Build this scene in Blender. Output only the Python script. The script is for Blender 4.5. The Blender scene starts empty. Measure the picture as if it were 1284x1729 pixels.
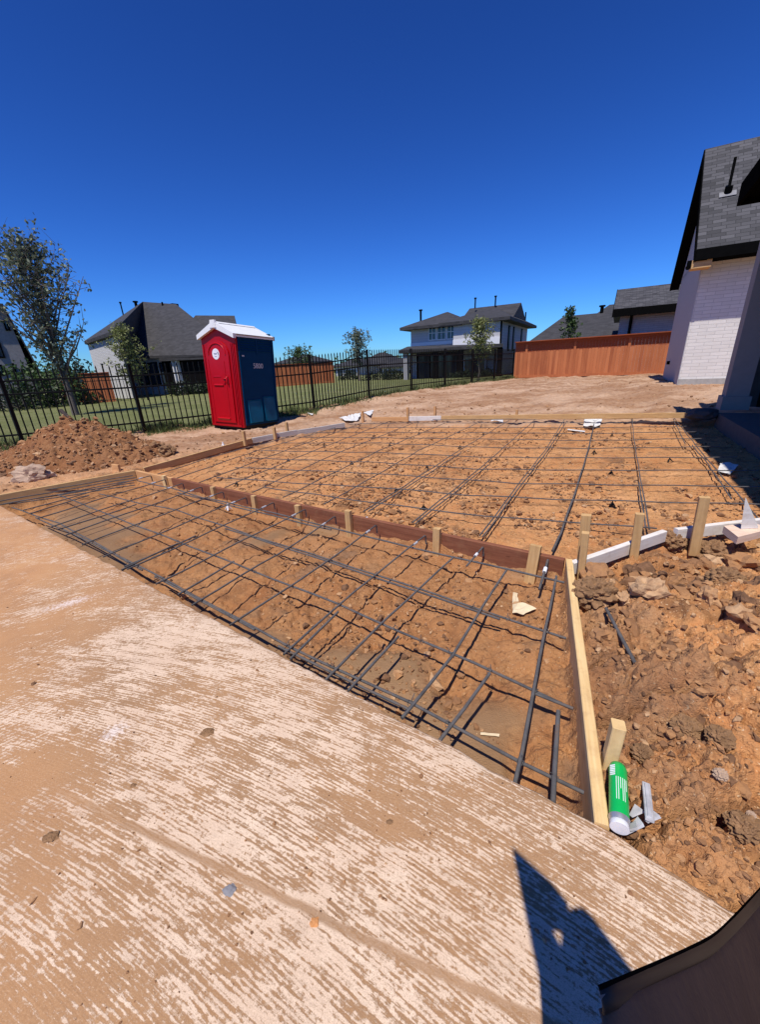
import bpy, bmesh, math, random
import numpy as np
from mathutils import Vector, Matrix, noise as mnoise

random.seed(7)
rng = np.random.default_rng(11)
S = bpy.context.scene
COL = S.collection
R = math.radians

# ------------------------------------------------------------------ camera
F = 670.0; CX, CY = 642.0, 873.5; IW, IH = 1284.0, 1729.0
PITCH, ROLL, H = R(20.8), R(2.8), 1.2
_f = np.array([0, math.cos(PITCH), -math.sin(PITCH)])
_u0 = np.array([0, math.sin(PITCH), math.cos(PITCH)])
_r0 = np.array([1.0, 0, 0])
_r = math.cos(ROLL) * _r0 - math.sin(ROLL) * _u0
_u = math.cos(ROLL) * _u0 + math.sin(ROLL) * _r0
CAM = np.array([0, 0, H])

def ray(x, y):
    d = _f * F + _r * (x - CX) - _u * (y - CY)
    return d / np.linalg.norm(d)
def G(x, y, z=0.0):                       # sight line through (x, y) met with the level z
    d = ray(x, y); t = (z - H) / d[2]
    return Vector((d[0] * t, d[1] * t, z))
def PL(x, y, p, n):                       # sight line met with an upright plane
    d = ray(x, y); n = np.array((n[0], n[1], 0.0)); p = np.array((p[0], p[1], 0.0))
    t = ((p - CAM) @ n) / (d @ n)
    return Vector(CAM + d * t)
def ahead(x, y, dist):                    # ground spot in that direction at a ground distance
    d = ray(x, y); k = dist / math.hypot(d[0], d[1])
    return Vector((d[0] * k, d[1] * k, 0))
def zat(y, base, x=None):                 # height above the world zero where row y meets the upright through base
    lo, hi = -3.0, 40.0
    for _ in range(50):
        m = (lo + hi) / 2
        q = np.array((base[0], base[1], m)) - CAM
        py = CY - F * (q @ _u) / (q @ _f) if (q @ _f) > .02 else -1e9
        if py > y: lo = m
        else: hi = m
    return lo
A = Vector((math.sin(R(120)), math.cos(R(120)), 0))     # along the house fronts
B = Vector((math.sin(R(30)), math.cos(R(30)), 0))       # away from the slab
UP = Vector((0, 0, 1))

cam = bpy.data.cameras.new('camera'); co = bpy.data.objects.new('camera', cam); COL.objects.link(co)
co.matrix_world = Matrix(((_r[0], _u[0], -_f[0], 0), (_r[1], _u[1], -_f[1], 0), (_r[2], _u[2], -_f[2], H), (0, 0, 0, 1)))
cam.sensor_fit = 'VERTICAL'; cam.sensor_height = 36.0; cam.sensor_width = 36.0
cam.lens = 36.0 * F / IH
cam.shift_y = (CY - IH / 2) / IH
cam.clip_start = 0.02; cam.clip_end = 3000
S.camera = co

# ------------------------------------------------------------------ light
SUN_AZ, SUN_EL = 27.0, 64.0               # heading the light travels to, height of the sun
w = bpy.data.worlds.new('World'); S.world = w; w.use_nodes = True
nt = w.node_tree; nt.nodes.clear()
sky = nt.nodes.new('ShaderNodeTexSky'); sky.sky_type = 'NISHITA'; sky.sun_disc = False
sky.sun_elevation = R(SUN_EL); sky.sun_rotation = R(SUN_AZ + 180)
sky.altitude = 0; sky.air_density = 1.0; sky.dust_density = 0.2; sky.ozone_density = 4.0
hs = nt.nodes.new('ShaderNodeGamma'); hs.inputs['Gamma'].default_value = 1.6     # deeper, clearer blue
tint = nt.nodes.new('ShaderNodeMix'); tint.data_type = 'RGBA'; tint.blend_type = 'MULTIPLY'; tint.inputs[0].default_value = 1.0
tint.inputs[7].default_value = (.185, .37, .655, 1)
bg = nt.nodes.new('ShaderNodeBackground'); bg.inputs['Strength'].default_value = 0.075
ow = nt.nodes.new('ShaderNodeOutputWorld')
nt.links.new(sky.outputs[0], hs.inputs['Color']); nt.links.new(hs.outputs[0], tint.inputs[6]); nt.links.new(tint.outputs[2], bg.inputs[0]); nt.links.new(bg.outputs[0], ow.inputs[0])
sl = bpy.data.lights.new('sun', 'SUN'); sl.energy = 5.0; sl.angle = R(0.5); sl.color = (1.0, 0.955, 0.88)
so = bpy.data.objects.new('sun', sl); COL.objects.link(so)
td = Vector((math.sin(R(SUN_AZ)) * math.cos(R(SUN_EL)), math.cos(R(SUN_AZ)) * math.cos(R(SUN_EL)), -math.sin(R(SUN_EL))))
so.rotation_euler = td.to_track_quat('-Z', 'Y').to_euler(); so.location = (0, 0, 30)
S.view_settings.view_transform = 'Standard'; S.view_settings.look = 'None'
S.view_settings.exposure = 0.0; S.view_settings.gamma = 1.0
S.view_settings.use_curve_mapping = False
S.cycles.max_bounces = 6; S.cycles.transparent_max_bounces = 8

# ------------------------------------------------------------------ numpy noise
def _h(ix, iy, s):
    a = (ix.astype(np.int64) * 374761393 + iy.astype(np.int64) * 668265263 + s * 1442695041) & 0xFFFFFFFF
    a = ((a ^ (a >> 13)) * 1274126177) & 0xFFFFFFFF
    a = ((a ^ (a >> 16)) * 2246822519) & 0xFFFFFFFF
    return ((a ^ (a >> 15)) & 0xFFFFFF) / float(0xFFFFFF)
def vn(x, y, s):
    ix = np.floor(x); iy = np.floor(y); fx = x - ix; fy = y - iy
    fx = fx * fx * fx * (fx * (fx * 6 - 15) + 10); fy = fy * fy * fy * (fy * (fy * 6 - 15) + 10)
    a = _h(ix, iy, s); b = _h(ix + 1, iy, s); c = _h(ix, iy + 1, s); d = _h(ix + 1, iy + 1, s)
    return ((a * (1 - fx) + b * fx) * (1 - fy) + (c * (1 - fx) + d * fx) * fy) * 2 - 1
def fbm(x, y, o, s, g=0.5):
    t = 0; am = 1; n = 0
    for i in range(o):
        t = t + am * vn(x * 2 ** i + 17.3 * i, y * 2 ** i - 9.1 * i, s + i); n += am; am *= g
    return t / n
def crumbs(x, y, s, dens=0.75, flat=0.8):      # rounded clods, height in cell units
    ix = np.floor(x); iy = np.floor(y); h = np.zeros_like(x)
    for i in (-1, 0, 1):
        for j in (-1, 0, 1):
            cx = ix + i; cy = iy + j
            px = cx + _h(cx, cy, s); py = cy + _h(cx, cy, s + 1)
            rr = 0.18 + 0.4 * _h(cx, cy, s + 2) ** 2
            on = _h(cx, cy, s + 3) < dens
            asp = 0.7 + 0.6 * _h(cx, cy, s + 4)
            d2 = ((x - px) * asp) ** 2 + ((y - py) / asp) ** 2
            h = np.maximum(h, np.where(on, np.sqrt(np.maximum(0, rr * rr - d2)) * flat, 0))
    return h
def sst(a, b, x):
    t = np.clip((x - a) / (b - a), 0, 1); return t * t * (3 - 2 * t)
def sdpoly(x, y, poly):                        # signed distance, negative inside
    n = len(poly); d = np.full(x.shape, 1e9); ins = np.zeros(x.shape, bool)
    for i in range(n):
        ax, ay = poly[i]; bx, by = poly[(i + 1) % n]
        ex, ey = bx - ax, by - ay; wx = x - ax; wy = y - ay
        t = np.clip((wx * ex + wy * ey) / (ex * ex + ey * ey + 1e-12), 0, 1)
        d = np.minimum(d, (wx - ex * t) ** 2 + (wy - ey * t) ** 2)
        c = ((ay > y) != (by > y)) & (x < (bx - ax) * (y - ay) / (by - ay + 1e-12) + ax)
        ins ^= c
    d = np.sqrt(d); return np.where(ins, -d, d)

# ------------------------------------------------------------------ site layout
def xy(p): return (p[0], p[1])
S0, S1, S2, S3 = G(0, 853), G(500, 1118), G(1035, 1403), G(1248, 1540)
dS = (S0 - S1).normalized()
SLAB = [xy(S0 + dS * 4), xy(S0), xy(S1), xy(S2), xy(S3), xy(S3 - B * 3.5 + A * 0.6), xy(S3 - B * 3.5 - A * 9), xy(S0 + dS * 4 - B * 6)]
bL, bR = G(229, 794), G(960, 945)             # brown board
rN = G(1024, 1398)                            # right board near end
lN = G(-60, 846)                              # left board beyond the frame
TRENCH = [xy(lN + (lN - bL).normalized() * 2), xy(bL), xy(bR), xy(rN), xy(S2), xy(S1), xy(S0), xy(S0 + dS * 4)]
pA, pB, pC = G(236, 791), G(425, 744), G(582, 716, 0.03)
k0, k1 = G(628, 709, 0.05), G(1170, 699, 0.08)
w0, w1, w2 = G(968, 955), G(1125, 908), G(1300, 889)
PANEL = [xy(bL), xy(pA), xy(pB), xy(pC), xy(k0), xy(k1), xy(k1 + A * 3), xy(w2 + A * 4), xy(w2), xy(w1), xy(w0), xy(bR)]
f1 = Vector((-5.45, 9.57, 0)); f2 = Vector((-1.77, 12.06, 0)); fE = Vector((7.87, 23.6, 0))
f0 = f1 + (f1 - f2).normalized() * 2.22 * 4
FENCE = [f0, f1, f2, fE]
LAWN_SIDE = [xy(f0 + (f0 - f1) * 30), xy(f0), xy(f1), xy(f2), xy(fE), xy(fE + A * 80), xy(fE + A * 80 + B * 900), xy(f0 - A * 900 + B * 900)]

def base_rise(x, y):
    r = np.hypot(x, y)
    return -0.06 * sst(5.0, 9.0, r) + 0.30 * sst(9.8, 15, r)
def lawn_z(x, y):
    d = -sdpoly(x, y, [xy(f0 + (f0 - f1) * 30), xy(f0), xy(f1), xy(f2), xy(fE), xy(fE + A * 80), xy(fE + A * 80 + B * 900), xy(f0 - A * 900 + B * 900)])
    along = (x * B.y - y * B.x)               # to the right along the fronts
    return base_rise(x, y) - 0.02 - (0.012 + 0.012 * sst(-12, 8, along)) * np.clip(d, 0, 22) + 0.03 * fbm(x * .5, y * .5, 3, 91)

def dirt(x, y, detail=True):
    """height of the bare soil and masks (mud, dry, grey)"""
    r = np.hypot(x, y)
    dt = sdpoly(x, y, TRENCH); dp = sdpoly(x, y, PANEL); ds = sdpoly(x, y, SLAB)
    it = sst(0.03, -0.05, dt); ip = sst(0.03, -0.05, dp)
    bankd = sdpoly(x, y, BANK); ib = sst(0.12, -0.05, bankd)
    out = base_rise(x, y)
    big = fbm(x * 1.1, y * 1.1, 4, 5); mid = fbm(x * 4, y * 4, 4, 6); fine = fbm(x * 16, y * 16, 4, 7)
    # open yard
    trk = 1.6 * vn((x * 0.55 + y * 0.83) * 0.35, (x * 0.83 - y * 0.55) * 3.2, 31) * 0.6 + vn((x * 0.8 + y * 0.6) * 0.3, (x * 0.6 - y * 0.8) * 5.5, 32) * 0.4
    zo = out + 0.05 * big + 0.035 * mid + 0.026 * fine + 0.035 * trk
    lip = sst(0.9, 0.05, dp) * sst(-0.02, 0.02, dp)
    zo = zo + lip * (0.02 * mid + 0.01) - 0.02 * sst(0.3, 0.0, dp)
    # panel bed
    zp = -0.112 + 0.8 * out * sst(4, 12, r) + 0.018 * big + 0.018 * mid + 0.014 * fine
    # trench bed
    zt = -0.185 + 0.055 * big + 0.042 * mid + 0.016 * fine
    nearslab = sst(0.95, 0.2, ds)
    wet = sst(-0.05, 0.25, fbm(x * 1.5 + 4, y * 1.5, 3, 44) + 0.70 * nearslab - 0.50) * it
    zt = zt - 0.03 * nearslab
    zt = zt * (1 - wet) + (-0.195 + 0.014 * big + .003 * fine) * wet
    # rough bank on the right
    zb = -0.05 + 0.26 * sst(0.0, 1.5, -bankd) + 0.10 * big + 0.085 * mid + 0.026 * fine
    zb = zb - 0.05 * sst(0.35, 0.0, -bankd) + .012 * fbm(x * 45, y * 45, 3, 8)
    z = zo * (1 - ip) + zp * ip
    z = z * (1 - ib) + zb * ib
    z = z * (1 - it) + zt * it
    if detail:
        c1 = crumbs(x * 6.5, y * 6.5, 101, 0.45) / 6.5; c2 = crumbs(x * 15 + 3, y * 15, 111, 0.6) / 15; c3 = crumbs(x * 34, y * 34 + 5, 121, 0.8) / 34 + 0.7 * crumbs(x * 61, y * 61 + 5, 141, 0.8) / 61
        c0 = crumbs(x * 2.6, y * 2.6, 131, 0.6) / 2.6
        m = sst(-0.1, 0.4, fbm(x * 1.9, y * 1.9, 3, 51)); m2 = sst(-0.2, 0.35, fbm(x * 2.7 + 9, y * 2.7, 3, 52))
        amt = (0.50 + 0.5 * m) * ip * (1 - it) + (0.5 + 0.7 * m) * it * (1 - wet * 0.95) + 1.5 * ib + (0.25 + 0.5 * m) * (1 - np.maximum(np.maximum(ip, it), ib))
        z = z + amt * (c1 * 0.45 * m * (0.45 * ip + 0.6 * it + 1.1 * ib + 0.4 * (1 - np.maximum(np.maximum(ip, it), ib))) + c2 * 0.55 * m2 + c3 * 0.7)
        z = z + ib * c0 * 0.62 * sst(-0.1, 0.3, fbm(x * 0.9 + 3, y * 0.9, 2, 61))
        # cracks / furrows in the bank
        rid = 1 - np.abs(fbm(x * 2.2 + 0.3 * mid, y * 2.2, 3, 71)) * 5
        z = z - ib * 0.085 * np.clip(rid, 0, 1) ** 2 - ib * .035 * np.clip(1 - np.abs(fbm(x * 6.3 + .2 * mid, y * 6.3, 3, 74)) * 5, 0, 1) ** 2
        rid2 = 1 - np.abs(fbm(x * 3.1 + 7, y * 3.1 + 0.3 * mid, 3, 72)) * 6
        z = z - (it * (1 - wet) + 0.35 * ip * (1 - it)) * 0.02 * np.clip(rid2, 0, 1) ** 2
    z = np.where(ds < 0.0, np.minimum(z, -0.16), z)
    z = z - 0.5 * sst(0.3, 1.5, -sdpoly(x, y, LAWN_SIDE))
    dry = (1 - np.maximum(np.maximum(ip, it), ib)) * sst(5, 9, r)
    grey = sst(0.12, 0.40, fbm(x * 2.6 + 31, y * 2.6, 5, 81)) * (0.42 * ib * sst(0.9, 0.1, -bankd) + 0.35 * ip * sst(.1, .4, fine) + 0.7 * it * (1 - wet) * sst(0.0, .3, mid))
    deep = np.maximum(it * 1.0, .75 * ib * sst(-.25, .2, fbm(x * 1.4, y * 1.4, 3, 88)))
    return z, wet, dry, grey, deep
BANK = [xy(w0), xy(w1), xy(w2), xy(w2 + A * 3), xy(S3 + A * 4 - B * 2), xy(S3 - B * 2 + A * .35), xy(S3), xy(S2), xy(rN), xy(bR)]
def gz(x, y, detail=False):
    return float(dirt(np.array([float(x)]), np.array([float(y)]), detail)[0][0])
def onground(x, y, it=6):                      # where the sight line meets the soil
    z = 0.0
    for _ in range(it):
        p = G(x, y, z); z = gz(p.x, p.y)
    return Vector((p.x, p.y, z))

# ------------------------------------------------------------------ materials
def new_mat(name):
    m = bpy.data.materials.new(name); m.use_nodes = True; t = m.node_tree
    b = t.nodes['Principled BSDF']; return m, t, b
def nd(t, ty, **kw):
    n = t.nodes.new(ty)
    for k, v in kw.items():
        if hasattr(n, k): setattr(n, k, v)
        else: n.inputs[k].default_value = v
    return n
def lk(t, a, b): t.links.new(a, b)
def ramp(t, src, stops, interp='LINEAR'):
    r_ = t.nodes.new('ShaderNodeValToRGB'); e = r_.color_ramp.elements; r_.color_ramp.interpolation = interp
    while len(e) < len(stops): e.new(0.5)
    for i, (p, c) in enumerate(stops):
        e[i].position = p; e[i].color = (c[0], c[1], c[2], 1) if hasattr(c, '__len__') else (c, c, c, 1)
    lk(t, src, r_.inputs[0]); return r_.outputs[0]
def mix(t, fac, a, b, mode='MIX'):
    n = t.nodes.new('ShaderNodeMix'); n.data_type = 'RGBA'; n.blend_type = mode
    if isinstance(fac, (int, float)): n.inputs[0].default_value = fac
    else: lk(t, fac, n.inputs[0])
    for i, v in ((6, a), (7, b)):
        if isinstance(v, tuple): n.inputs[i].default_value = (v[0], v[1], v[2], 1)
        else: lk(t, v, n.inputs[i])
    return n.outputs[2]
def math_(t, op, a, b=None):
    n = t.nodes.new('ShaderNodeMath'); n.operation = op
    for i, v in enumerate((a, b)):
        if v is None: continue
        if isinstance(v, (int, float)): n.inputs[i].default_value = v
        else: lk(t, v, n.inputs[i])
    return n.outputs[0]
def coords(t, kind='Object', scale=(1, 1, 1), rot=(0, 0, 0)):
    c = t.nodes.new('ShaderNodeTexCoord'); m = t.nodes.new('ShaderNodeMapping')
    m.inputs['Scale'].default_value = scale; m.inputs['Rotation'].default_value = rot
    lk(t, c.outputs[kind], m.inputs['Vector']); return m.outputs[0]
def noise(t, vec, scale, detail=4, rough=0.55, dist=0.0):
    n = nd(t, 'ShaderNodeTexNoise'); n.inputs['Scale'].default_value = scale; n.inputs['Detail'].default_value = detail
    n.inputs['Roughness'].default_value = rough; n.inputs['Distortion'].default_value = dist
    lk(t, vec, n.inputs['Vector']); return n.outputs[0]
def bump(t, b, h, strength, dist=0.01):
    n = t.nodes.new('ShaderNodeBump'); n.inputs['Strength'].default_value = strength; n.inputs['Distance'].default_value = dist
    lk(t, h, n.inputs['Height']); lk(t, n.outputs[0], b.inputs['Normal'])

def soil_mat(name, attrs=True, dark=False):
    m, t, b = new_mat(name)
    v = coords(t)
    n1 = noise(t, v, 1.3, 5, .6); n2 = noise(t, v, 9, 5, .65); n3 = noise(t, v, 60, 3, .6); n4 = noise(t, v, 3.4, 4, .6, .4)
    c = ramp(t, n1, [(.30, (.37, .145, .050)), (.5, (.53, .242, .092)), (.72, (.64, .345, .158))])
    c = mix(t, ramp(t, n2, [(.42, 0), (.62, 1)]), c, ramp(t, n3, [(.3, (.29, .125, .045)), (.7, (.62, .33, .14))]))
    c = mix(t, ramp(t, n4, [(.54, 0), (.66, .8)]), c, (.20, .095, .042))
    c = mix(t, ramp(t, noise(t, v, 26, 4, .7), [(.57, 0), (.66, .8)]), c, (.14, .062, .028))
    c = mix(t, ramp(t, noise(t, v, 95, 2, .5), [(.66, 0), (.70, .8)]), c, (.70, .50, .30))
    if dark: c = mix(t, ramp(t, n2, [(.3, .85), (.75, .45)]), c, (.155, .060, .026))
    if attrs:
        def at(n):
            a = t.nodes.new('ShaderNodeAttribute'); a.attribute_name = n; return a.outputs['Fac']
        c = mix(t, math_(t, 'MULTIPLY', at('dry'), .8), c, mix(t, ramp(t, noise(t, coords(t, 'Object', (.5, 1.3, 1), (0, 0, R(25))), .9, 5, .65), [(.42, 0), (.60, 1)]), ramp(t, n2, [(.3, (.20, .105, .058)), (.7, (.36, .215, .13))]), ramp(t, n2, [(.3, (.42, .275, .18)), (.7, (.56, .395, .275))])))
        c = mix(t, at('grey'), c, ramp(t, n2, [(.3, (.13, .085, .055)), (.7, (.27, .185, .125))]))
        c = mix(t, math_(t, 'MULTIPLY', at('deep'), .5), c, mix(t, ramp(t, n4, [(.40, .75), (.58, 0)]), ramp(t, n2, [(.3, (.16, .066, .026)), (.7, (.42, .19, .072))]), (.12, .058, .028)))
        wetn = at('mud')
        c = mix(t, math_(t, 'MULTIPLY', wetn, .85), c, ramp(t, n1, [(.3, (.20, .118, .058)), (.7, (.33, .20, .105))]))
        rr = mix(t, wetn, (.95, .95, .95), (.62, .62, .62)); lk(t, rr, b.inputs['Roughness'])
        hm = math_(t, 'MULTIPLY', n3, math_(t, 'SUBTRACT', 1.0, math_(t, 'MULTIPLY', wetn, .8)))
    else:
        b.inputs['Roughness'].default_value = .95
        hm = n3
    b.inputs['Specular IOR Level'].default_value = .25
    hh = math_(t, 'ADD', hm, math_(t, 'MULTIPLY', noise(t, v, 170, 2, .6), .5))
    lk(t, c, b.inputs['Base Color']); bump(t, b, hh, .9, .012)
    return m
MS = soil_mat('clay_soil'); MSP = soil_mat('heap_soil', False, True)
def clod_mat():
    m, t, b = new_mat('clod_soil'); v = coords(t)
    g = t.nodes.new('ShaderNodeNewGeometry')
    c = ramp(t, g.outputs['Random Per Island'], [(0, (.10, .05, .025)), (.35, (.22, .105, .045)), (.75, (.42, .21, .085)), (1, (.52, .33, .18))])
    c = mix(t, ramp(t, noise(t, v, 30, 3), [(.4, 0), (.6, .5)]), c, (.30, .15, .07))
    lk(t, c, b.inputs['Base Color']); b.inputs['Roughness'].default_value = .95
    bump(t, b, noise(t, v, 120, 3), .8, .006); return m
MC = clod_mat()

def slab_mat():
    m, t, b = new_mat('dirty_concrete')
    v = coords(t)
    # sweep marks: fine lines running along the slab, gently curved
    def lines(ang, fx, fy, warp):
        wv = nd(t, 'ShaderNodeTexNoise', Scale=.55, Detail=2.0); lk(t, v, wv.inputs['Vector'])
        ad = t.nodes.new('ShaderNodeVectorMath'); ad.operation = 'MULTIPLY_ADD'
        lk(t, wv.outputs['Color'], ad.inputs[0]); ad.inputs[1].default_value = (warp, warp, 0); lk(t, v, ad.inputs[2])
        mp = t.nodes.new('ShaderNodeMapping'); mp.vector_type = 'TEXTURE'; mp.inputs['Rotation'].default_value = (0, 0, R(-ang)); mp.inputs['Scale'].default_value = (1 / fx, 1 / fy, 1)
        lk(t, ad.outputs[0], mp.inputs['Vector'])
        return noise(t, mp.outputs[0], 1.0, 4, .62)
    lc = lines(-40, 13, 95, .2)
    big = noise(t, v, .95, 5, .62, .3); mid = noise(t, v, 3.6, 5, .65, .5); gr = noise(t, v, 150, 3, .6); sp = noise(t, v, 75, 5, .75); smr = noise(t, coords(t, 'Object', (1.5, 4.5, 1), (0, 0, R(-22))), 1.0, 5, .68, .8)
    gx = t.nodes.new('ShaderNodeSeparateXYZ'); lk(t, v, gx.inputs[0])
    fx_ = math_(t, 'ADD', math_(t, 'MULTIPLY', gx.outputs['X'], -1.0), math_(t, 'MULTIPLY', math_(t, 'SUBTRACT', big, .5), 2.2))
    fr = ramp(t, math_(t, 'MULTIPLY', fx_, .333), [(.30, 0), (.78, 1)])       # the clay film thickens to the left
    def comb(pitch):                          # swept lines, gently curved
        o_ = G(560, 1520); sx = nd(t, 'ShaderNodeMapping'); sx.vector_type = 'TEXTURE'; sx.inputs['Location'].default_value = (o_.x, o_.y, 0); sx.inputs['Rotation'].default_value = (0, 0, R(-31)); lk(t, v, sx.inputs['Vector'])
        sp_ = t.nodes.new('ShaderNodeSeparateXYZ'); lk(t, sx.outputs[0], sp_.inputs[0])
        vv = math_(t, 'ADD', sp_.outputs['Y'], math_(t, 'MULTIPLY', math_(t, 'MULTIPLY', sp_.outputs['X'], sp_.outputs['X']), .11))
        cm = t.nodes.new('ShaderNodeCombineXYZ'); lk(t, sp_.outputs['X'], cm.inputs['X']); lk(t, vv, cm.inputs['Y'])
        wv = nd(t, 'ShaderNodeTexWave', Scale=6.2832 / 20 / pitch, Distortion=3.2, Detail=3.0); wv.inputs['Detail Scale'].default_value = .55; wv.inputs['Detail Roughness'].default_value = .65; wv.bands_direction = 'Y'
        lk(t, cm.outputs[0], wv.inputs['Vector'])
        mp = nd(t, 'ShaderNodeMapping'); mp.inputs['Scale'].default_value = (13, 120, 1); lk(t, cm.outputs[0], mp.inputs['Vector'])
        m2 = nd(t, 'ShaderNodeMapping'); m2.inputs['Scale'].default_value = (4, 34, 1); lk(t, cm.outputs[0], m2.inputs['Vector'])
        return wv.outputs['Fac'], noise(t, mp.outputs[0], 1.0, 5, .7), noise(t, m2.outputs[0], 1.0, 4, .6)
    wv_, na_, nb_ = comb(.0098)
    la = na_
    l = math_(t, 'ADD', math_(t, 'MULTIPLY', na_, .62), math_(t, 'MULTIPLY', nb_, .38))
    l = math_(t, 'ADD', l, math_(t, 'MULTIPLY', math_(t, 'SUBTRACT', wv_, .5), .085))
    lm = nd(t, 'ShaderNodeMix'); lk(t, fr, lm.inputs[0]); lk(t, l, lm.inputs[2]); lk(t, lc, lm.inputs[3])
    l = math_(t, 'ADD', lm.outputs[0], math_(t, 'MULTIPLY', math_(t, 'SUBTRACT', sp, .5), .50))
    cov = math_(t, 'ADD', math_(t, 'MULTIPLY', math_(t, 'SUBTRACT', big, .5), .32), math_(t, 'MULTIPLY', math_(t, 'SUBTRACT', mid, .5), .30))
    cov = math_(t, 'ADD', cov, math_(t, 'MULTIPLY', math_(t, 'SUBTRACT', smr, .5), .42))
    cov = math_(t, 'ADD', cov, math_(t, 'MULTIPLY', fr, .105))
    # one long dirt filled joint line
    p0_, p1_ = G(50, 1312), G(590, 1571); dn = (p1_ - p0_).normalized(); nx, ny = -dn.y, dn.x
    dist = math_(t, 'ADD', math_(t, 'MULTIPLY', gx.outputs['X'], nx), math_(t, 'MULTIPLY', gx.outputs['Y'], ny))
    dist = math_(t, 'ABSOLUTE', math_(t, 'ADD', math_(t, 'SUBTRACT', dist, nx * p0_.x + ny * p0_.y), math_(t, 'MULTIPLY', math_(t, 'SUBTRACT', mid, .5), .035)))
    jl = ramp(t, math_(t, 'MULTIPLY', dist, 20), [(.12, 1), (.26, 0)])
    s = math_(t, 'ADD', l, cov)
    film = ramp(t, s, [(.463, 0), (.522, 1)])
    film = math_(t, 'MAXIMUM', film, math_(t, 'MULTIPLY', jl, .85))
    clean = ramp(t, mid, [(.3, (.66, .47, .325)), (.7, (.82, .635, .465))])
    clean = mix(t, ramp(t, noise(t, v, 7, 5, .7), [(.52, 0), (.75, .55)]), clean, (.46, .325, .225))
    clean = mix(t, ramp(t, gr, [(.35, 0), (.7, .35)]), clean, (.50, .36, .25))
    clay = ramp(t, big, [(.35, (.22, .115, .052)), (.62, (.36, .178, .070))])
    clay = mix(t, ramp(t, fr, [(0, 0), (1, .85)]), clay, ramp(t, noise(t, v, 2.6, 6, .72), [(.32, (.33, .145, .052)), (.5, (.47, .215, .076)), (.7, (.56, .29, .115))]))
    clay = mix(t, ramp(t, gr, [(.3, 0), (.75, .35)]), clay, (.60, .36, .18))
    c = mix(t, math_(t, 'MULTIPLY', film, .93), clean, clay)
    c = mix(t, ramp(t, noise(t, v, 2.1, 4, .6), [(.60, 0), (.78, .45)]), c, (.40, .20, .09))          # rusty stains
    c = mix(t, ramp(t, noise(t, v, 1.7, 3, .5, 1.0), [(.66, 0), (.76, .7)]), c, (.76, .68, .62))    # cement bloom
    g2 = noise(t, v, 420, 2, .6)
    c = mix(t, ramp(t, g2, [(.36, .4), (.50, 0)]), c, (.27, .15, .08))
    c = mix(t, ramp(t, noise(t, v, 240, 3, .7), [(.58, 0), (.70, .45)]), c, (.74, .58, .43))
    c = mix(t, ramp(t, noise(t, v, 1.3, 5, .7, .6), [(.54, 0), (.70, .35)]), c, (.34, .185, .095))
    for (px_, py_), sx_, sy_, ang_ in (((118, 1018), .13, .05, 35), ((192, 1236), .05, .04, 40)):
        o_ = G(px_, py_); mm = t.nodes.new('ShaderNodeMapping'); mm.vector_type = 'TEXTURE'
        mm.inputs['Location'].default_value = (o_.x, o_.y, 0); mm.inputs['Rotation'].default_value = (0, 0, R(ang_)); mm.inputs['Scale'].default_value = (sx_, sy_, 1); lk(t, v, mm.inputs['Vector'])
        ln = t.nodes.new('ShaderNodeVectorMath'); ln.operation = 'LENGTH'; lk(t, mm.outputs[0], ln.inputs[0])
        d_ = math_(t, 'ADD', ln.outputs['Value'], math_(t, 'MULTIPLY', math_(t, 'SUBTRACT', sp, .5), 5.0))
        c = mix(t, ramp(t, d_, [(.1, .6), (1.1, 0)]), c, (.78, .69, .64))
    lk(t, c, b.inputs['Base Color']); b.inputs['Roughness'].default_value = .9; b.inputs['Specular IOR Level'].default_value = .3
    h = math_(t, 'ADD', math_(t, 'MULTIPLY', la, .6), math_(t, 'ADD', math_(t, 'MULTIPLY', gr, .35), math_(t, 'MULTIPLY', film, -.25)))
    bump(t, b, h, .55, .006)
    return m
MSLAB = slab_mat()

def wood_mat(name, c1, c2, dirty=.35, knots=True):
    m, t, b = new_mat(name)
    v = coords(t, 'UV', (3.0, 38, 1)); v2 = coords(t)
    g = noise(t, v, 1.0, 5, .6, .6); k = noise(t, coords(t, 'UV', (7, 16, 1)), 1.0, 3, .5)
    c = ramp(t, g, [(.3, c1), (.7, c2)])
    if knots: c = mix(t, ramp(t, k, [(.70, 0), (.76, .7)]), c, tuple(x * .35 for x in c1))
    d = noise(t, v2, 14, 5, .7)
    c = mix(t, ramp(t, d, [(.50, 0), (.70, dirty)]), c, (.36, .20, .10))
    lk(t, c, b.inputs['Base Color']); b.inputs['Roughness'].default_value = .8; b.inputs['Specular IOR Level'].default_value = .25
    bump(t, b, g, .4, .003); return m
MW_Y = wood_mat('pine_lumber', (.62, .40, .17), (.78, .56, .28))
MW_T = wood_mat('tan_lumber', (.44, .255, .105), (.62, .395, .18))
MW_B = wood_mat('form_lumber_brown', (.155, .052, .027), (.26, .098, .050), .2)
MW_O = wood_mat('orange_lumber', (.50, .25, .10), (.64, .36, .16))
MW_W = wood_mat('pale_board', (.62, .57, .52), (.76, .72, .67), .3, False)
MW_G = wood_mat('grey_board', (.42, .39, .36), (.58, .54, .50), .3, False)
MW_P = wood_mat('pink_block', (.66, .46, .34), (.78, .60, .47), .2)
MW_F = wood_mat('cedar_stain', (.33, .075, .022), (.52, .155, .05), .12, False)
MW_F2 = wood_mat('cedar_dark', (.24, .055, .02), (.33, .09, .035), .1, False)

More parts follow.
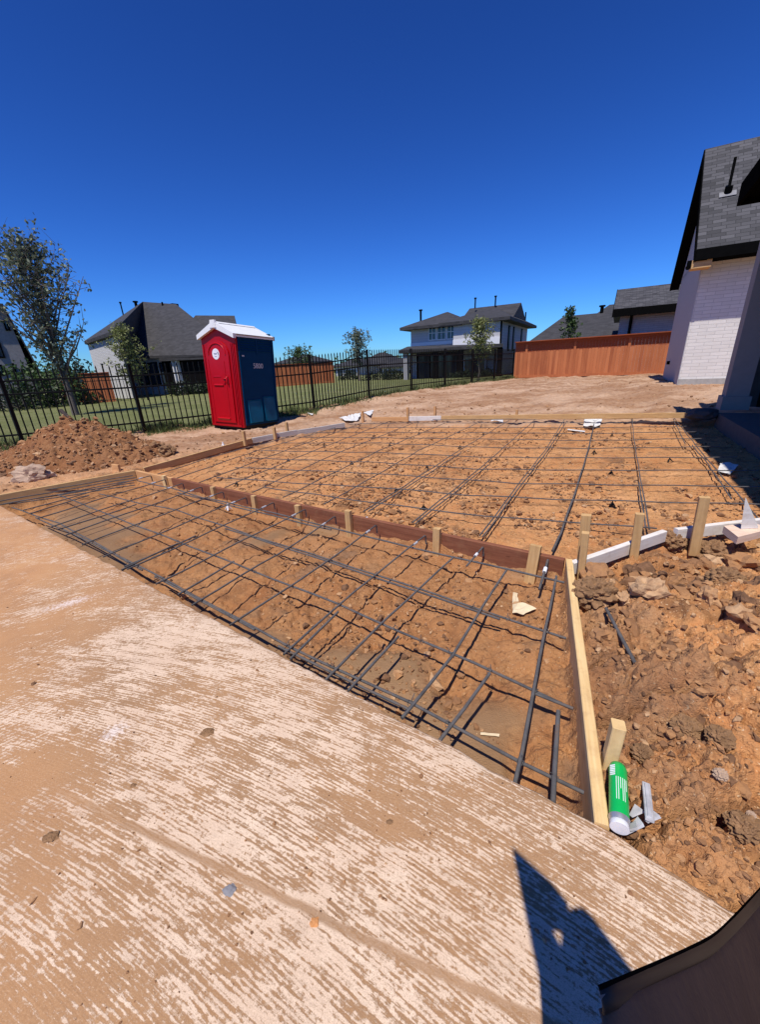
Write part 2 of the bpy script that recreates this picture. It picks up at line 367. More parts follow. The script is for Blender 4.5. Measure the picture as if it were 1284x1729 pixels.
def flat(name, c, rough=.6, spec=.5, metal=0.0, vary=.18, scale=9.0, bmp=0.0):
    m, t, b = new_mat(name); v = coords(t)
    n = noise(t, v, scale, 5, .6)
    col = ramp(t, n, [(.25, tuple(x * (1 - vary) for x in c)), (.75, tuple(min(1, x * (1 + vary)) for x in c))])
    lk(t, col, b.inputs['Base Color']); b.inputs['Roughness'].default_value = rough
    b.inputs['Specular IOR Level'].default_value = spec; b.inputs['Metallic'].default_value = metal
    if bmp: bump(t, b, noise(t, v, scale * 6, 3, .6), bmp, .005)
    return m
def rebar_mat():
    m, t, b = new_mat('rebar_steel')
    w_ = nd(t, 'ShaderNodeTexWave', Scale=95.0, Distortion=0.0); w_.bands_direction = 'X'
    lk(t, coords(t, 'UV', (1, 1, 1), (0, 0, R(12))), w_.inputs['Vector'])
    n = noise(t, coords(t), 11, 5, .7)
    c = ramp(t, n, [(.35, (.10, .092, .090)), (.56, (.165, .155, .15)), (.70, (.22, .13, .078))])
    lk(t, c, b.inputs['Base Color']); b.inputs['Roughness'].default_value = .6; b.inputs['Metallic'].default_value = .0; b.inputs['Specular IOR Level'].default_value = .25
    bump(t, b, w_.outputs['Fac'], .7, .004); return m
MR = rebar_mat()
M_BLK = flat('black_metal', (.006, .006, .006), .5, .12)
M_BLKP = flat('black_plastic', (.008, .007, .007), .5, .2)
M_WHT = flat('white_plastic', (.78, .78, .80), .4)
M_PAPER = flat('white_paper', (.64, .62, .59), .8, vary=.3, scale=30)
M_RED = flat('red_plastic', (.42, .002, .008), .33, .25, vary=.06, scale=4)
M_RED2 = flat('red_plastic_deep', (.36, .002, .007), .38, .25, vary=.06, scale=4)
M_BLUE = flat('navy_plastic', (.001, .036, .098), .5, .05, vary=.12, scale=4)
M_BLUE_LIT = flat('navy_plastic_lit', (.002, .085, .165), .45, .15, vary=.2, scale=4)  # brighter copy of the navy, skylight on the tilted panels put into the colour
M_ROOFW = flat('white_roof_plastic', (.78, .78, .76), .4, vary=.05)
M_RUST = flat('grimy_seam', (.42, .33, .25), .8, vary=.4, scale=40)
M_GREEN = flat('green_label', (.006, .42, .085), .32, vary=.1)
M_STEEL = flat('bright_steel', (.55, .55, .56), .35, metal=.7)
M_CONC = flat('grey_concrete', (.36, .34, .31), .9, vary=.2, bmp=.4)
M_CONCD = flat('porch_concrete_shade', (.085, .08, .075), .9, vary=.2, bmp=.4)  # concrete darkened for the porch floor, its shade put into the colour
M_FASC = flat('black_fascia', (.005, .005, .005), .8, .0)
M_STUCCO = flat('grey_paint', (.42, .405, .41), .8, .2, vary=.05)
M_STUCCO3 = flat('porch_paint_shade', (.27, .255, .245), .8, .2, vary=.05)  # darker copy of the grey paint, porch shade put into the colour
M_STUCCO2 = flat('white_trim', (.72, .71, .70), .7, vary=.04)
M_DARK = flat('dark_door', (.006, .005, .005), .5, .1, vary=.3)
M_STONE = flat('pale_rock', (.42, .29, .20), .9, vary=.3, scale=14, bmp=.8)
M_CARD = flat('tan_card', (.70, .56, .36), .8, vary=.15)
M_NUM = flat('grey_numerals', (.50, .52, .56), .5, vary=.05)
M_LOGO = flat('navy_mark', (.02, .03, .12), .5)
M_CLEAR = flat('cloudy_plastic', (.46, .45, .46), .3, vary=.3, scale=30)
M_BAG = flat('brown_canvas', (.088, .070, .060), .85, .1, vary=.15, scale=30, bmp=.2)
M_BAGB = flat('black_leather', (.026, .025, .026), .55, .2, vary=.2, scale=20)
M_BAGT = flat('tan_piping', (.42, .29, .17), .7)
M_JACKET = flat('dark_jacket', (.03, .03, .035), .8)
M_BARK = flat('grey_bark', (.13, .105, .085), .9, vary=.35, scale=20, bmp=.6)

def wall_mat(name, c, mortar, bw=.22, bh=.075, vary=.12, off=.5, ms=.008, bm=.5):
    m, t, b = new_mat(name)
    k = t.nodes.new('ShaderNodeTexBrick'); lk(t, coords(t, 'UV'), k.inputs['Vector'])
    k.offset = off
    k.inputs['Color1'].default_value = (c[0] * (1 - vary), c[1] * (1 - vary), c[2] * (1 - vary), 1)
    k.inputs['Color2'].default_value = (min(1, c[0] * (1 + vary)), min(1, c[1] * (1 + vary)), min(1, c[2] * (1 + vary)), 1)
    k.inputs['Mortar'].default_value = (*mortar, 1)
    k.inputs['Scale'].default_value = 1.0; k.inputs['Mortar Size'].default_value = ms
    k.inputs['Brick Width'].default_value = bw; k.inputs['Row Height'].default_value = bh
    n = noise(t, coords(t), 6, 4, .6)
    c_ = mix(t, ramp(t, n, [(.4, 0), (.8, .2)]), k.outputs['Color'], tuple(x * .7 for x in c))
    lk(t, c_, b.inputs['Base Color']); b.inputs['Roughness'].default_value = .85
    bump(t, b, math_(t, 'SUBTRACT', math_(t, 'MULTIPLY', noise(t, coords(t), 25, 3), .5), k.outputs['Fac']), bm, .012)
    return m
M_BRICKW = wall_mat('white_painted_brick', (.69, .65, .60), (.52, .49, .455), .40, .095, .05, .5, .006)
M_BRICKG = wall_mat('grey_painted_brick', (.40, .39, .40), (.27, .26, .27), .40, .095, .08)
M_SIDING = wall_mat('grey_siding', (.44, .43, .45), (.30, .30, .31), 30, .2, .03, .0, .012, .8)
M_SIDINGL = wall_mat('light_grey_siding', (.50, .485, .485), (.36, .35, .36), 30, .2, .03, .0, .010, .5)
M_SHINGLE = wall_mat('charcoal_shingle', (.060, .057, .060), (.022, .021, .022), .30, .135, .50, .37, .007, .8)
M_SHINGLE2 = wall_mat('dark_shingle', (.036, .034, .036), (.024, .023, .024), .34, .145, .30, .5, .006, .3)
M_PALEWALL = wall_mat('pale_brick', (.60, .585, .575), (.45, .44, .43), .40, .095, .04)

def glass_mat():
    m, t, b = new_mat('window_glass'); b.inputs['Base Color'].default_value = (.03, .045, .06, 1)
    n = noise(t, coords(t), 2.0, 2); lk(t, ramp(t, n, [(.3, .05), (.7, .12)]), b.inputs['Roughness'])
    b.inputs['Specular IOR Level'].default_value = .5; return m
M_GLASS = glass_mat()
def leaf_mat(name, c1, c2, c3):
    m, t, b = new_mat(name)
    g = t.nodes.new('ShaderNodeNewGeometry')
    c = ramp(t, g.outputs['Random Per Island'], [(0, c1), (.55, c2), (1, c3)])
    lk(t, c, b.inputs['Base Color']); b.inputs['Roughness'].default_value = .5; b.inputs['Specular IOR Level'].default_value = .3
    tr = nd(t, 'ShaderNodeBsdfTranslucent'); lk(t, c, tr.inputs['Color'])
    mx = nd(t, 'ShaderNodeMixShader'); mx.inputs[0].default_value = .25
    lk(t, b.outputs[0], mx.inputs[1]); lk(t, tr.outputs[0], mx.inputs[2]); lk(t, mx.outputs[0], t.nodes['Material Output'].inputs[0])
    return m
M_LEAF_A = leaf_mat('greyish_leaf', (.062, .082, .048), (.145, .17, .105), (.30, .33, .22))
M_LEAF_B = leaf_mat('yellowgreen_leaf', (.10, .125, .035), (.20, .225, .07), (.34, .35, .14))
M_LEAF_C = leaf_mat('green_leaf', (.03, .06, .015), (.06, .105, .03), (.12, .17, .05))
M_LEAF_D = leaf_mat('dark_leaf', (.010, .018, .008), (.020, .034, .014), (.05, .065, .03))
M_GRASS = leaf_mat('grass_blade', (.06, .10, .025), (.12, .16, .045), (.26, .24, .10))
def lawn_mat():
    m, t, b = new_mat('lawn_grass'); v = coords(t)
    c = ramp(t, noise(t, v, 1.1, 5, .7), [(.3, (.15, .165, .055)), (.7, (.27, .265, .115))])
    c = mix(t, ramp(t, noise(t, v, 22, 4, .7), [(.35, 0), (.7, .7)]), c, (.10, .125, .04))
    c = mix(t, ramp(t, noise(t, v, .35, 4, .6), [(.5, 0), (.75, .5)]), c, (.27, .24, .13))
    lk(t, c, b.inputs['Base Color']); b.inputs['Roughness'].default_value = .95; b.inputs['Specular IOR Level'].default_value = .1
    bump(t, b, noise(t, v, 40, 4, .7), 1.0, .05); return m
M_LAWN = lawn_mat()

# ------------------------------------------------------------------ mesh building
def root_of(o):
    while o.parent: o = o.parent
    return o
class MB:
    def __init__(s): s.v = []; s.f = []; s.uv = []; s.sm = []
    def poly(s, pts, uv=None, smooth=False):
        i = len(s.v); pts = [Vector(p) for p in pts]; s.v += pts; s.f.append(tuple(range(i, i + len(pts)))); s.sm.append(smooth)
        if uv is None:
            n = Vector((0, 0, 0))
            for a, b_ in zip(pts, pts[1:] + pts[:1]): n += a.cross(b_)
            n.normalize() if n.length > 0 else None
            if abs(n.z) > .95: e1 = A
            else: e1 = UP.cross(n).normalized()
            e2 = n.cross(e1)
            uv = [(p.dot(e1), p.dot(e2)) for p in pts]
        s.uv.append(uv)
    def mesh(s, vs, fs, uvs=None, smooth=False):      # shared verts
        i = len(s.v); s.v += [Vector(p) for p in vs]
        for k, f_ in enumerate(fs):
            s.f.append(tuple(a + i for a in f_)); s.sm.append(smooth)
            s.uv.append(uvs[k] if uvs else [(vs[a][0], vs[a][1]) for a in f_])
    def box(s, c, ex, ey, ez):                        # centre and half axes
        c = Vector(c); ex = Vector(ex); ey = Vector(ey); ez = Vector(ez)
        P = lambda a, b_, d: c + ex * a + ey * b_ + ez * d
        for q in (((1, -1, -1), (1, 1, -1), (1, 1, 1), (1, -1, 1)), ((-1, 1, -1), (-1, -1, -1), (-1, -1, 1), (-1, 1, 1)),
                  ((1, 1, -1), (-1, 1, -1), (-1, 1, 1), (1, 1, 1)), ((-1, -1, -1), (1, -1, -1), (1, -1, 1), (-1, -1, 1)),
                  ((-1, -1, 1), (1, -1, 1), (1, 1, 1), (-1, 1, 1)), ((-1, 1, -1), (1, 1, -1), (1, -1, -1), (-1, -1, -1))):
            s.poly([P(*k) for k in q])
    def beam(s, p0, p1, wd, ht, up=UP, ch=.003, seg=1, wob=0.0):   # chamfered timber, uv along its length
        p0 = Vector(p0); p1 = Vector(p1); d = (p1 - p0); L = d.length; d.normalize()
        sd = d.cross(up); sd.normalize(); u = sd.cross(d)
        a, b_ = wd / 2, ht / 2
        prof = [(-a + ch, -b_), (a - ch, -b_), (a, -b_ + ch), (a, b_ - ch), (a - ch, b_), (-a + ch, b_), (-a, b_ - ch), (-a, -b_ + ch)]
        per = [0]
        for q, r_ in zip(prof, prof[1:] + prof[:1]): per.append(per[-1] + math.hypot(q[0] - r_[0], q[1] - r_[1]))
        vs = []; fs = []; uvs = []; o = random.random() * 9
        for i in range(seg + 1):
            k = i / seg; wb = (sd * math.sin(k * 5 + o) + u * math.cos(k * 4 + o) * .6) * wob
            for x, z in prof: vs.append(p0.lerp(p1, k) + sd * x + u * z + wb)
        for i in range(seg):
            for j in range(8):
                n = (j + 1) % 8
                fs.append((i * 8 + j, i * 8 + n, i * 8 + 8 + n, i * 8 + 8 + j))
                uvs.append([(i / seg * L + o, per[j] + o), (i / seg * L + o, per[j + 1] + o), ((i + 1) / seg * L + o, per[j + 1] + o), ((i + 1) / seg * L + o, per[j] + o)])
        fs.append(tuple(range(7, -1, -1))); uvs.append([(prof[j][0] + o, prof[j][1] * .3 + o) for j in range(7, -1, -1)])
        e = seg * 8; fs.append(tuple(e + j for j in range(8))); uvs.append([(prof[j][0] + o, prof[j][1] * .3 + o) for j in range(8)])
        s.mesh(vs, fs, uvs)
    def tube(s, pts, rad, n=8, cap=True):
        pts = [Vector(p) for p in pts]; rads = rad if hasattr(rad, '__len__') else [rad] * len(pts)
        vs = []; fs = []; uvs = []; L = 0; Ls = []
        u = None
        for i, p in enumerate(pts):
            d = (pts[min(i + 1, len(pts) - 1)] - pts[max(i - 1, 0)]).normalized()
            if u is None:
                u = d.cross(UP if abs(d.z) < .9 else Vector((1, 0, 0))).normalized()
            u = (u - d * u.dot(d)).normalized(); v_ = d.cross(u)
            if i: L += (p - pts[i - 1]).length
            Ls.append(L)
            for k in range(n):
                a = 2 * math.pi * k / n; vs.append(p + (u * math.cos(a) + v_ * math.sin(a)) * rads[i])
        for i in range(len(pts) - 1):
            for k in range(n):
                j = (k + 1) % n
                fs.append((i * n + k, i * n + j, (i + 1) * n + j, (i + 1) * n + k))
                c0, c1 = k * .04 / n, (k + 1) * .04 / n
                uvs.append([(Ls[i], c0), (Ls[i], c1), (Ls[i + 1], c1), (Ls[i + 1], c0)])
        s.mesh(vs, fs, uvs, True)
        if cap:
            s.poly([vs[k] for k in range(n - 1, -1, -1)]); s.poly([vs[(len(pts) - 1) * n + k] for k in range(n)])
    def hull(s, pts):
        bm = bmesh.new()
        for p in pts: bm.verts.new(p)
        r_ = bmesh.ops.convex_hull(bm, input=bm.verts)
        bmesh.ops.dissolve_limit(bm, angle_limit=R(1), verts=bm.verts, edges=bm.edges)
        bmesh.ops.recalc_face_normals(bm, faces=bm.faces)
        for f_ in bm.faces: s.poly([v.co.copy() for v in f_.verts])
        bm.free()
    def blob(s, c, rad, seed, sub=2, amp=.35, fr=1.6):
        bm = bmesh.new(); bmesh.ops.create_icosphere(bm, subdivisions=sub, radius=1)
        c = Vector(c); vs = []
        for v in bm.verts:
            n = mnoise.fractal(v.co * fr + Vector((seed * 3.1, seed, -seed)), 1.0, 2.0, 3)
            k = 1 + amp * n * 1.6
            vs.append(c + Vector((v.co.x * rad[0], v.co.y * rad[1], v.co.z * rad[2])) * k)
        s.mesh(vs, [tuple(v.index for v in f_.verts) for f_ in bm.faces], None, False); bm.free()
    def build(s, name, mat, parent=None, org=None):
        if parent is not None: o0 = Vector(root_of(parent).location)
        elif org is not None: o0 = Vector(org)
        else:
            xs = [p for p in s.v]; n = len(xs)
            o0 = Vector((sum(p.x for p in xs) / n, sum(p.y for p in xs) / n, min(p.z for p in xs)))
        me = bpy.data.meshes.new(name)
        me.from_pydata([tuple(p - o0) for p in s.v], [], s.f)
        uvl = me.uv_layers.new(name='UVMap')
        flat_ = [c for f_ in s.uv for q in f_ for c in q]
        uvl.data.foreach_set('uv', flat_)
        me.polygons.foreach_set('use_smooth', s.sm)
        me.materials.append(mat); me.update()
        o = bpy.data.objects.new(name, me); COL.objects.link(o)
        if parent is not None: o.parent = parent
        else: o.location = o0
        return o
def tag(o, label=None, cat=None, group=None, kind=None):
    if label: o['label'] = label
    if cat: o['category'] = cat
    if group: o['group'] = group
    if kind: o['kind'] = kind
    return o
def empty(name, loc, label, cat, group=None):
    o = bpy.data.objects.new(name, None); COL.objects.link(o); o.location = loc; o.empty_display_size = .1
    return tag(o, label, cat, group)
def grid_mesh(name, X, Y, Z, mat, attrs=None, smooth=True, org=(0, 0, 0)):
    n, m = X.shape
    co_ = np.stack([X - org[0], Y - org[1], Z - org[2]], -1).reshape(-1, 3)
    idx = np.arange(n * m).reshape(n, m)
    q = np.stack([idx[:-1, :-1], idx[1:, :-1], idx[1:, 1:], idx[:-1, 1:]], -1).reshape(-1, 4)
    return arr_mesh(name, co_, q, mat, attrs, smooth, org)
def arr_mesh(name, co_, q, mat, attrs=None, smooth=True, org=(0, 0, 0)):
    me = bpy.data.meshes.new(name); k = q.shape[1]
    me.vertices.add(len(co_)); me.vertices.foreach_set('co', co_.astype(np.float32).ravel())
    me.loops.add(q.size); me.loops.foreach_set('vertex_index', q.astype(np.int32).ravel())
    me.polygons.add(len(q)); me.polygons.foreach_set('loop_start', np.arange(0, q.size, k, dtype=np.int32))
    me.polygons.foreach_set('use_smooth', np.full(len(q), smooth))
    for nme, a in (attrs or {}).items():
        at = me.attributes.new(nme, 'FLOAT', 'POINT'); at.data.foreach_set('value', a.astype(np.float32).ravel())
    me.materials.append(mat); me.update(calc_edges=True)
    o = bpy.data.objects.new(name, me); COL.objects.link(o); o.location = org
    return o

# ================================================================== GROUND
na = 1000
az = np.concatenate([np.linspace(R(-110), R(-56), 40, endpoint=False), np.linspace(R(-56), R(82), na), np.linspace(R(83), R(130), 30)])
nr = 960
rr_ = np.concatenate([0.45 * np.exp(np.linspace(0, math.log(30 / .45), nr)), np.array([33, 38, 45, 55, 70, 100, 160, 300, 700, 1500.])])
RR, AZ = np.meshgrid(rr_, az, indexing='ij')
X = RR * np.sin(AZ); Y = RR * np.cos(AZ)
Z, wet, dry, grey, deep = dirt(X, Y)
Z = np.where(RR > 60, Z - 1.0, Z)
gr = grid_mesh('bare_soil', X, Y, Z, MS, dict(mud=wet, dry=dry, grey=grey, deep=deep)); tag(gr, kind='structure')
del X, Y, Z
# lawn beyond the iron fence, reaching the horizon
u_ = np.concatenate([np.linspace(-60, 40, 200), np.array([60, 100, 200, 500, 1000])]); u_ = np.concatenate([[-1000, -400, -160, -90], u_])
t_ = np.concatenate([np.linspace(-4, 40, 150), np.array([50, 70, 100, 160, 300, 700, 1500])])
fd = (fE - f2).normalized(); fnrm = Vector((-fd.y, fd.x, 0))
U, T = np.meshgrid(u_, t_, indexing='ij')
X = f2.x + fd.x * U + fnrm.x * T; Y = f2.y + fd.y * U + fnrm.y * T
Z = lawn_z(X, Y) + 0.02 * fbm(X * 2, Y * 2, 3, 15)
inside = sdpoly(X, Y, LAWN_SIDE)
Z = np.where(inside > 0.05, Z - 0.35 * sst(0.05, 0.6, inside), Z)
tag(grid_mesh('lawn', X, Y, Z, M_LAWN), kind='structure')
def lz(x, y): return float(lawn_z(np.array([float(x)]), np.array([float(y)]))[0])

# concrete slab, fine top with an irregular front arris
def slab():
    edge = []
    P0, P1 = S0 + dS * 4, S3
    path = [P0, S0, S1, S2, S3]
    for a, b_ in zip(path[:-1], path[1:]):
        L = (b_ - a).length; n = max(2, int(L / .012))
        for i in range(n): edge.append(a.lerp(b_, i / n))
    edge.append(S3)
    ed = np.array([(p.x, p.y) for p in edge])
    wv = fbm(ed[:, 0] * 9, ed[:, 1] * 9, 4, 201) * .010 + np.minimum(0, fbm(ed[:, 0] * 3.3, ed[:, 1] * 3.3, 3, 202) + .25) * .016
    nrm = B
    ed = ed + np.outer(wv, (nrm.x, nrm.y))
    n = len(ed); back = 5.5
    offs = [0, .004, .012, .03, .08, .2, .5, 1.2, 2.5, back]
    vs = []; 
    zt = -.004 + fbm(ed[:, 0] * 14, ed[:, 1] * 14, 3, 203) * .003
    rows = [(-.004, -.24 * np.ones(n)), (-.002, -.05 + .004 * wv), (0, zt - .006)]
    for o_, z_ in rows: vs.append(np.column_stack([ed[:, 0] - nrm.x * o_, ed[:, 1] - nrm.y * o_, z_ * np.ones(n)]))
    for o_ in offs[1:]:
        k = math.exp(-o_ / .03)
        vs.append(np.column_stack([ed[:, 0] - nrm.x * o_, ed[:, 1] - nrm.y * o_, (zt - .004) * k * np.ones(n)]))
    vs = np.concatenate(vs); m = len(rows) + len(offs) - 1
    idx = np.arange(n * m).reshape(m, n)
    q = np.stack([idx[:-1, :-1], idx[:-1, 1:], idx[1:, 1:], idx[1:, :-1]], -1).reshape(-1, 4)
    # right end face
    o = arr_mesh('concrete_slab', vs, q, MSLAB); return tag(o, kind='structure')
slab()

# ------------------------------------------------------------------ loose clods (too many to count)
def clod_protos(n, sub):
    out = []
    for k in range(n):
        bm = bmesh.new(); bmesh.ops.create_icosphere(bm, subdivisions=sub, radius=1)
        vs = []
        for v in bm.verts:
            a = mnoise.fractal(v.co * 1.4 + Vector((k * 5.3, k, 2)), 1.0, 2.0, 3)
            vs.append(np.array(v.co) * (1 + .75 * a) * np.array((1, .8 + .3 * math.sin(k), .68)))
        out.append((np.array(vs), np.array([[v.index for v in f_.verts] for f_ in bm.faces]))); bm.free()
    return out
PR1 = clod_protos(8, 1); PR2 = clod_protos(8, 2); PR3 = clod_protos(6, 3)
def scatter(name, pts, sizes, protos, mat, sink=.25):
    V = []; Q = []; off = 0
    for (x, y, z), s in zip(pts, sizes):
        pv, pf = protos[rng.integers(len(protos))]
        a = rng.uniform(0, 6.283); c, s_ = math.cos(a), math.sin(a)
        M = np.array([[c, -s_, 0], [s_, c, 0], [0, 0, 1]])
        tlt = rng.normal(0, .35); M2 = np.array([[1, 0, 0], [0, math.cos(tlt), -math.sin(tlt)], [0, math.sin(tlt), math.cos(tlt)]])
        v = (pv * s * rng.uniform(.8, 1.25, 3)) @ M2.T @ M.T + np.array((x, y, z + s * (.6 - sink)))
        V.append(v); Q.append(pf + off); off += len(v)
    o = arr_mesh(name, np.concatenate(V), np.concatenate(Q), mat, None, False)
    return tag(o, kind='stuff')
def pts_where(n, fn, rmin, rmax, amin, amax, power=2.0):
    r = rmin * (rmax / rmin) ** rng.random(n); a = R(amin) + (R(amax) - R(amin)) * rng.random(n)
    x = r * np.sin(a); y = r * np.cos(a); ok = fn(x, y); x = x[ok]; y = y[ok]
    z = dirt(x, y)[0]; return np.column_stack([x, y, z])
inb = lambda x, y: (sdpoly(x, y, BANK) < -.05)
P = pts_where(9000, lambda x, y: inb(x, y), .9, 6, 20, 85)
scatter('loose_bank_clods', P, np.clip(rng.lognormal(-5.2, .55, len(P)), .002, .03), PR1, MC)
P = pts_where(420, lambda x, y: inb(x, y) & (fbm(x * 1.2, y * 1.2, 2, 303) > -.1), 1.7, 6, 25, 80)
scatter('large_bank_clods', P, np.clip(rng.lognormal(-3.75, .45, len(P)), .012, .06), PR2, MC, .4)
P = pts_where(700, lambda x, y: inb(x, y) & (sdpoly(x, y, BANK) > -.55) & (x + y > 3.0), 2.3, 4.6, 25, 62)
P2_ = pts_where(60, lambda x, y: inb(x, y) & (sdpoly(x, y, BANK) < -.12), 2.0, 4.6, 28, 66)
scatter('broken_bank_clods', P2_, np.clip(rng.lognormal(-2.85, .3, len(P2_)), .03, .10), PR3, MC, .45)
scatter('edge_bank_clods', P, np.clip(rng.lognormal(-3.9, .5, len(P)), .008, .06), PR2, MC, .35)
P = pts_where(9000, lambda x, y: (sdpoly(x, y, TRENCH) < -.02) & (fbm(x * 1.9, y * 1.9, 2, 51) > -.15), 1.2, 8, -50, 40)
scatter('trench_clods', P, np.clip(rng.lognormal(-5.1, .6, len(P)), .003, .035), PR1, MC)
P = pts_where(20000, lambda x, y: (sdpoly(x, y, PANEL) < -.02) & (fbm(x * 1.9, y * 1.9, 3, 51) > -.05), 2.8, 12, -32, 50)
scatter('bed_clods', P, np.clip(rng.lognormal(-4.6, .5, len(P)), .004, .045), PR1, MC)
P = pts_where(5000, lambda x, y: (sdpoly(x, y, PANEL) > .06) & (fbm(x * .6, y * .6, 3, 53) > -.1) & (sdpoly(x, y, TRENCH) > .06) & (sdpoly(x, y, SLAB) > .1) & (sdpoly(x, y, BANK) > .1) & (sdpoly(x, y, LAWN_SIDE) > -.1), 5, 24, -50, 40)
scatter('yard_clods', P, np.clip(rng.lognormal(-4.4, .5, len(P)), .006, .06), PR1, MC)
r = .55 * (8 / .55) ** rng.random(2000); a = R(-60) + R(130) * rng.random(2000)
x = r * np.sin(a); y = r * np.cos(a); ok = sdpoly(x, y, SLAB) < -.02; x = x[ok]; y = y[ok]
scatter('crumbs_on_slab', np.column_stack([x, y, np.zeros(len(x))]), np.clip(rng.lognormal(-6.35, .55, len(x)), .001, .008), PR1, MC, .3)

# ------------------------------------------------------------------ named big clods and stones
def clod(px, py, rad, seed, label, mat=MC, name='clay_clod', cat='dirt clod', grp='big clods on the bank', lift=.3):
    p = onground(px, py); m = MB(); m.blob(p + UP * rad * lift, (rad * 1.1, rad, rad * .8), seed, 5, .20, 3.3)
    o = m.build(name, mat); tag(o, label, cat, grp if grp else None)
CL = flat('dark_clay', (.26, .145, .072), .95, .2, vary=.45, scale=30, bmp=1.0)
clod(1003, 1010, .10, 3, 'round dark clay clod at the foot of the twin corner stakes', CL)
clod(1135, 918, .085, 8, 'dark clay clod hiding the joint between the two pale boards', CL)
clod(1205, 935, .10, 12, 'grey clay clod behind which the nailed stake stands', CL)
clod(1222, 985, .075, 15, 'dark clod alone on the orange bank below the pink timber block', CL)
clod(1085, 1335 - 60, .03, 18, 'small grey clod between the lone front stake and the dark clods on the bank', CL)
clod(1160, 1235, .042, 21, 'dark broken clod in the middle of the lower bank', CL)
clod(1215, 1250, .036, 25, 'flat grey clod next to the dark broken clod on the lower bank', CL)
clod(1255, 1400, .036, 31, 'grey gravelly clod near the right edge of the frame', CL)
clod(1218, 1307, .017, 41, 'small pale stone lying on the lower bank', M_STONE, 'pale_stone', 'stone', None)
clod(1267, 1400 - 18, .01, 44, 'tiny whitish stone beside the grey gravelly clod', M_STONE, 'pale_stone', 'stone', None)

# ------------------------------------------------------------------ spoil heap at the left
hc = Vector((-5.15, 6.95, 0))
def heap_h(x, y):
    dx = x - hc.x; dy = y - hc.y
    a_ = dx * .8 - dy * .6; b_ = dx * .6 + dy * .8        # long axis across the view
    ex = np.sqrt((a_ / 1.95) ** 2 + (b_ / 1.25) ** 2)
    sh = np.clip(1 - ex, 0, 1)
    h = .74 * sh ** 1.15 * (1 + .22 * fbm(x * 1.4, y * 1.4, 3, 401)) + (.08 * fbm(x * 3.5, y * 3.5, 4, 402) + .03 * fbm(x * 11, y * 11, 3, 403)) * sst(0, .25, sh)
    h = h + sst(0, .12, sh) * (crumbs(x * 5, y * 5, 411, .8) / 5 * .6 + crumbs(x * 12, y * 12, 421, .9) / 12 * .8 + crumbs(x * 28, y * 28, 431, .9) / 28 * .9)
    return np.where(sh > 0, h, -.12)
gx_ = np.linspace(hc.x - 2.6, hc.x + 2.6, 330); gy_ = np.linspace(hc.y - 2.6, hc.y + 2.6, 330)
X, Y = np.meshgrid(gx_, gy_, indexing='ij')
gb = dirt(X, Y, False)[0]
hz = heap_h(X, Y)
rot = math.radians(0)
Zh = gb + hz - .02
ho = grid_mesh('dirt_heap', X, Y, Zh, MSP, org=(hc.x, hc.y, gz(hc.x, hc.y)))
# drop faces far outside the heap
bm = bmesh.new(); bm.from_mesh(ho.data)
bm.verts.ensure_lookup_table(); hf = hz.ravel()
bmesh.ops.delete(bm, geom=[v for v in bm.verts if hf[v.index] <= -.1], context='VERTS'); bm.to_mesh(ho.data); bm.free()
tag(ho, 'heap of loose orange brown soil in front of the iron fence', 'dirt heap')
def hz_at(x, y):
    return gz(x, y) + max(0, float(heap_h(np.array([float(x)]), np.array([float(y)]))[0])) - .02
x = hc.x + rng.uniform(-2, 2, 5000); y = hc.y + rng.uniform(-2, 2, 5000)
h_ = heap_h(x, y); ok = h_ > .02; x = x[ok]; y = y[ok]; z = dirt(x, y, False)[0] + h_[ok] - .02
scatter('heap_clods', np.column_stack([x, y, z]), np.clip(rng.lognormal(-4.15, .5, len(x)), .006, .055), PR1, MC)
for px, py, rd, sd, lb in ((262, 762, .13, 51, 'dark cracked clod at the right foot of the soil heap'), (235, 765, .11, 52, 'dark clod just left of the cracked clod at the heap foot'),
                          (283, 768, .10, 53, 'rightmost dark clod near the corner of the left forms')):
    p = onground(px, py); m = MB(); m.blob(p + UP * rd * .4, (rd * 1.2, rd, rd * .85), sd, 4, .38, 1.7)
    tag(m.build('clay_clod', CL), lb, 'dirt clod', 'dark clods at the foot of the heap')
p = onground(57, 812); m = MB(); m.blob(p + UP * .05, (.24, .09, .13), 61, 4, .42, 1.3)
tag(m.build('stone_slab', M_STONE), 'flat pale stone leaning on the foot of the soil heap behind the left board', 'stone')
pk = Vector((hc.x, hc.y, hz_at(hc.x, hc.y)))
q0 = Vector((-5.2, 7.05, hz_at(-5.2, 7.05) - .03)); q1 = q0 + Vector((-.22, .1, .20))
m = MB(); m.beam(q0, q1, .05, .05); tag(m.build('wood_offcut', flat('weathered_wood', (.05, .035, .028), .8)), 'short dark timber offcut sticking out of the heap top', 'timber')

# ================================================================== FORMWORK
def board(name, pts, zt, h, mat, label, th=.038, grp='form boards round the slab beds', wob=.002):
    m = MB()
    for a, b_ in zip(pts[:-1], pts[1:]):
        a = Vector(a); b_ = Vector(b_); 
        za = zt if not hasattr(zt, '__len__') else zt[0]; zb = zt if not hasattr(zt, '__len__') else zt[1]
        m.beam(Vector((a.x, a.y, za - h / 2)), Vector((b_.x, b_.y, zb - h / 2)), th, h, seg=max(4, int((b_ - a).length / .25)), wob=wob)
    return tag(m.build(name, mat), label, 'form board', grp)
dirL = (lN - bL).normalized()
board('form_board', [bL + dirL * 3.2, bL - dirL * 0.0 + dirL * .02], (.004, .004), .14, MW_T, 'tan form board along the far left end of the trench')
bdir = (bR - bL).normalized()
board('form_board', [bL + bdir * .02, bL + bdir * .95], 0.0, .14, MW_O, 'orange new form board at the left end of the long brown one')
board('form_board', [bL + bdir * .953, bR - bdir * .02], 0.0, .17, MW_B, 'long dark brown form board between trench and rebar bed', wob=.003)
d_ = (pB - pA).normalized()
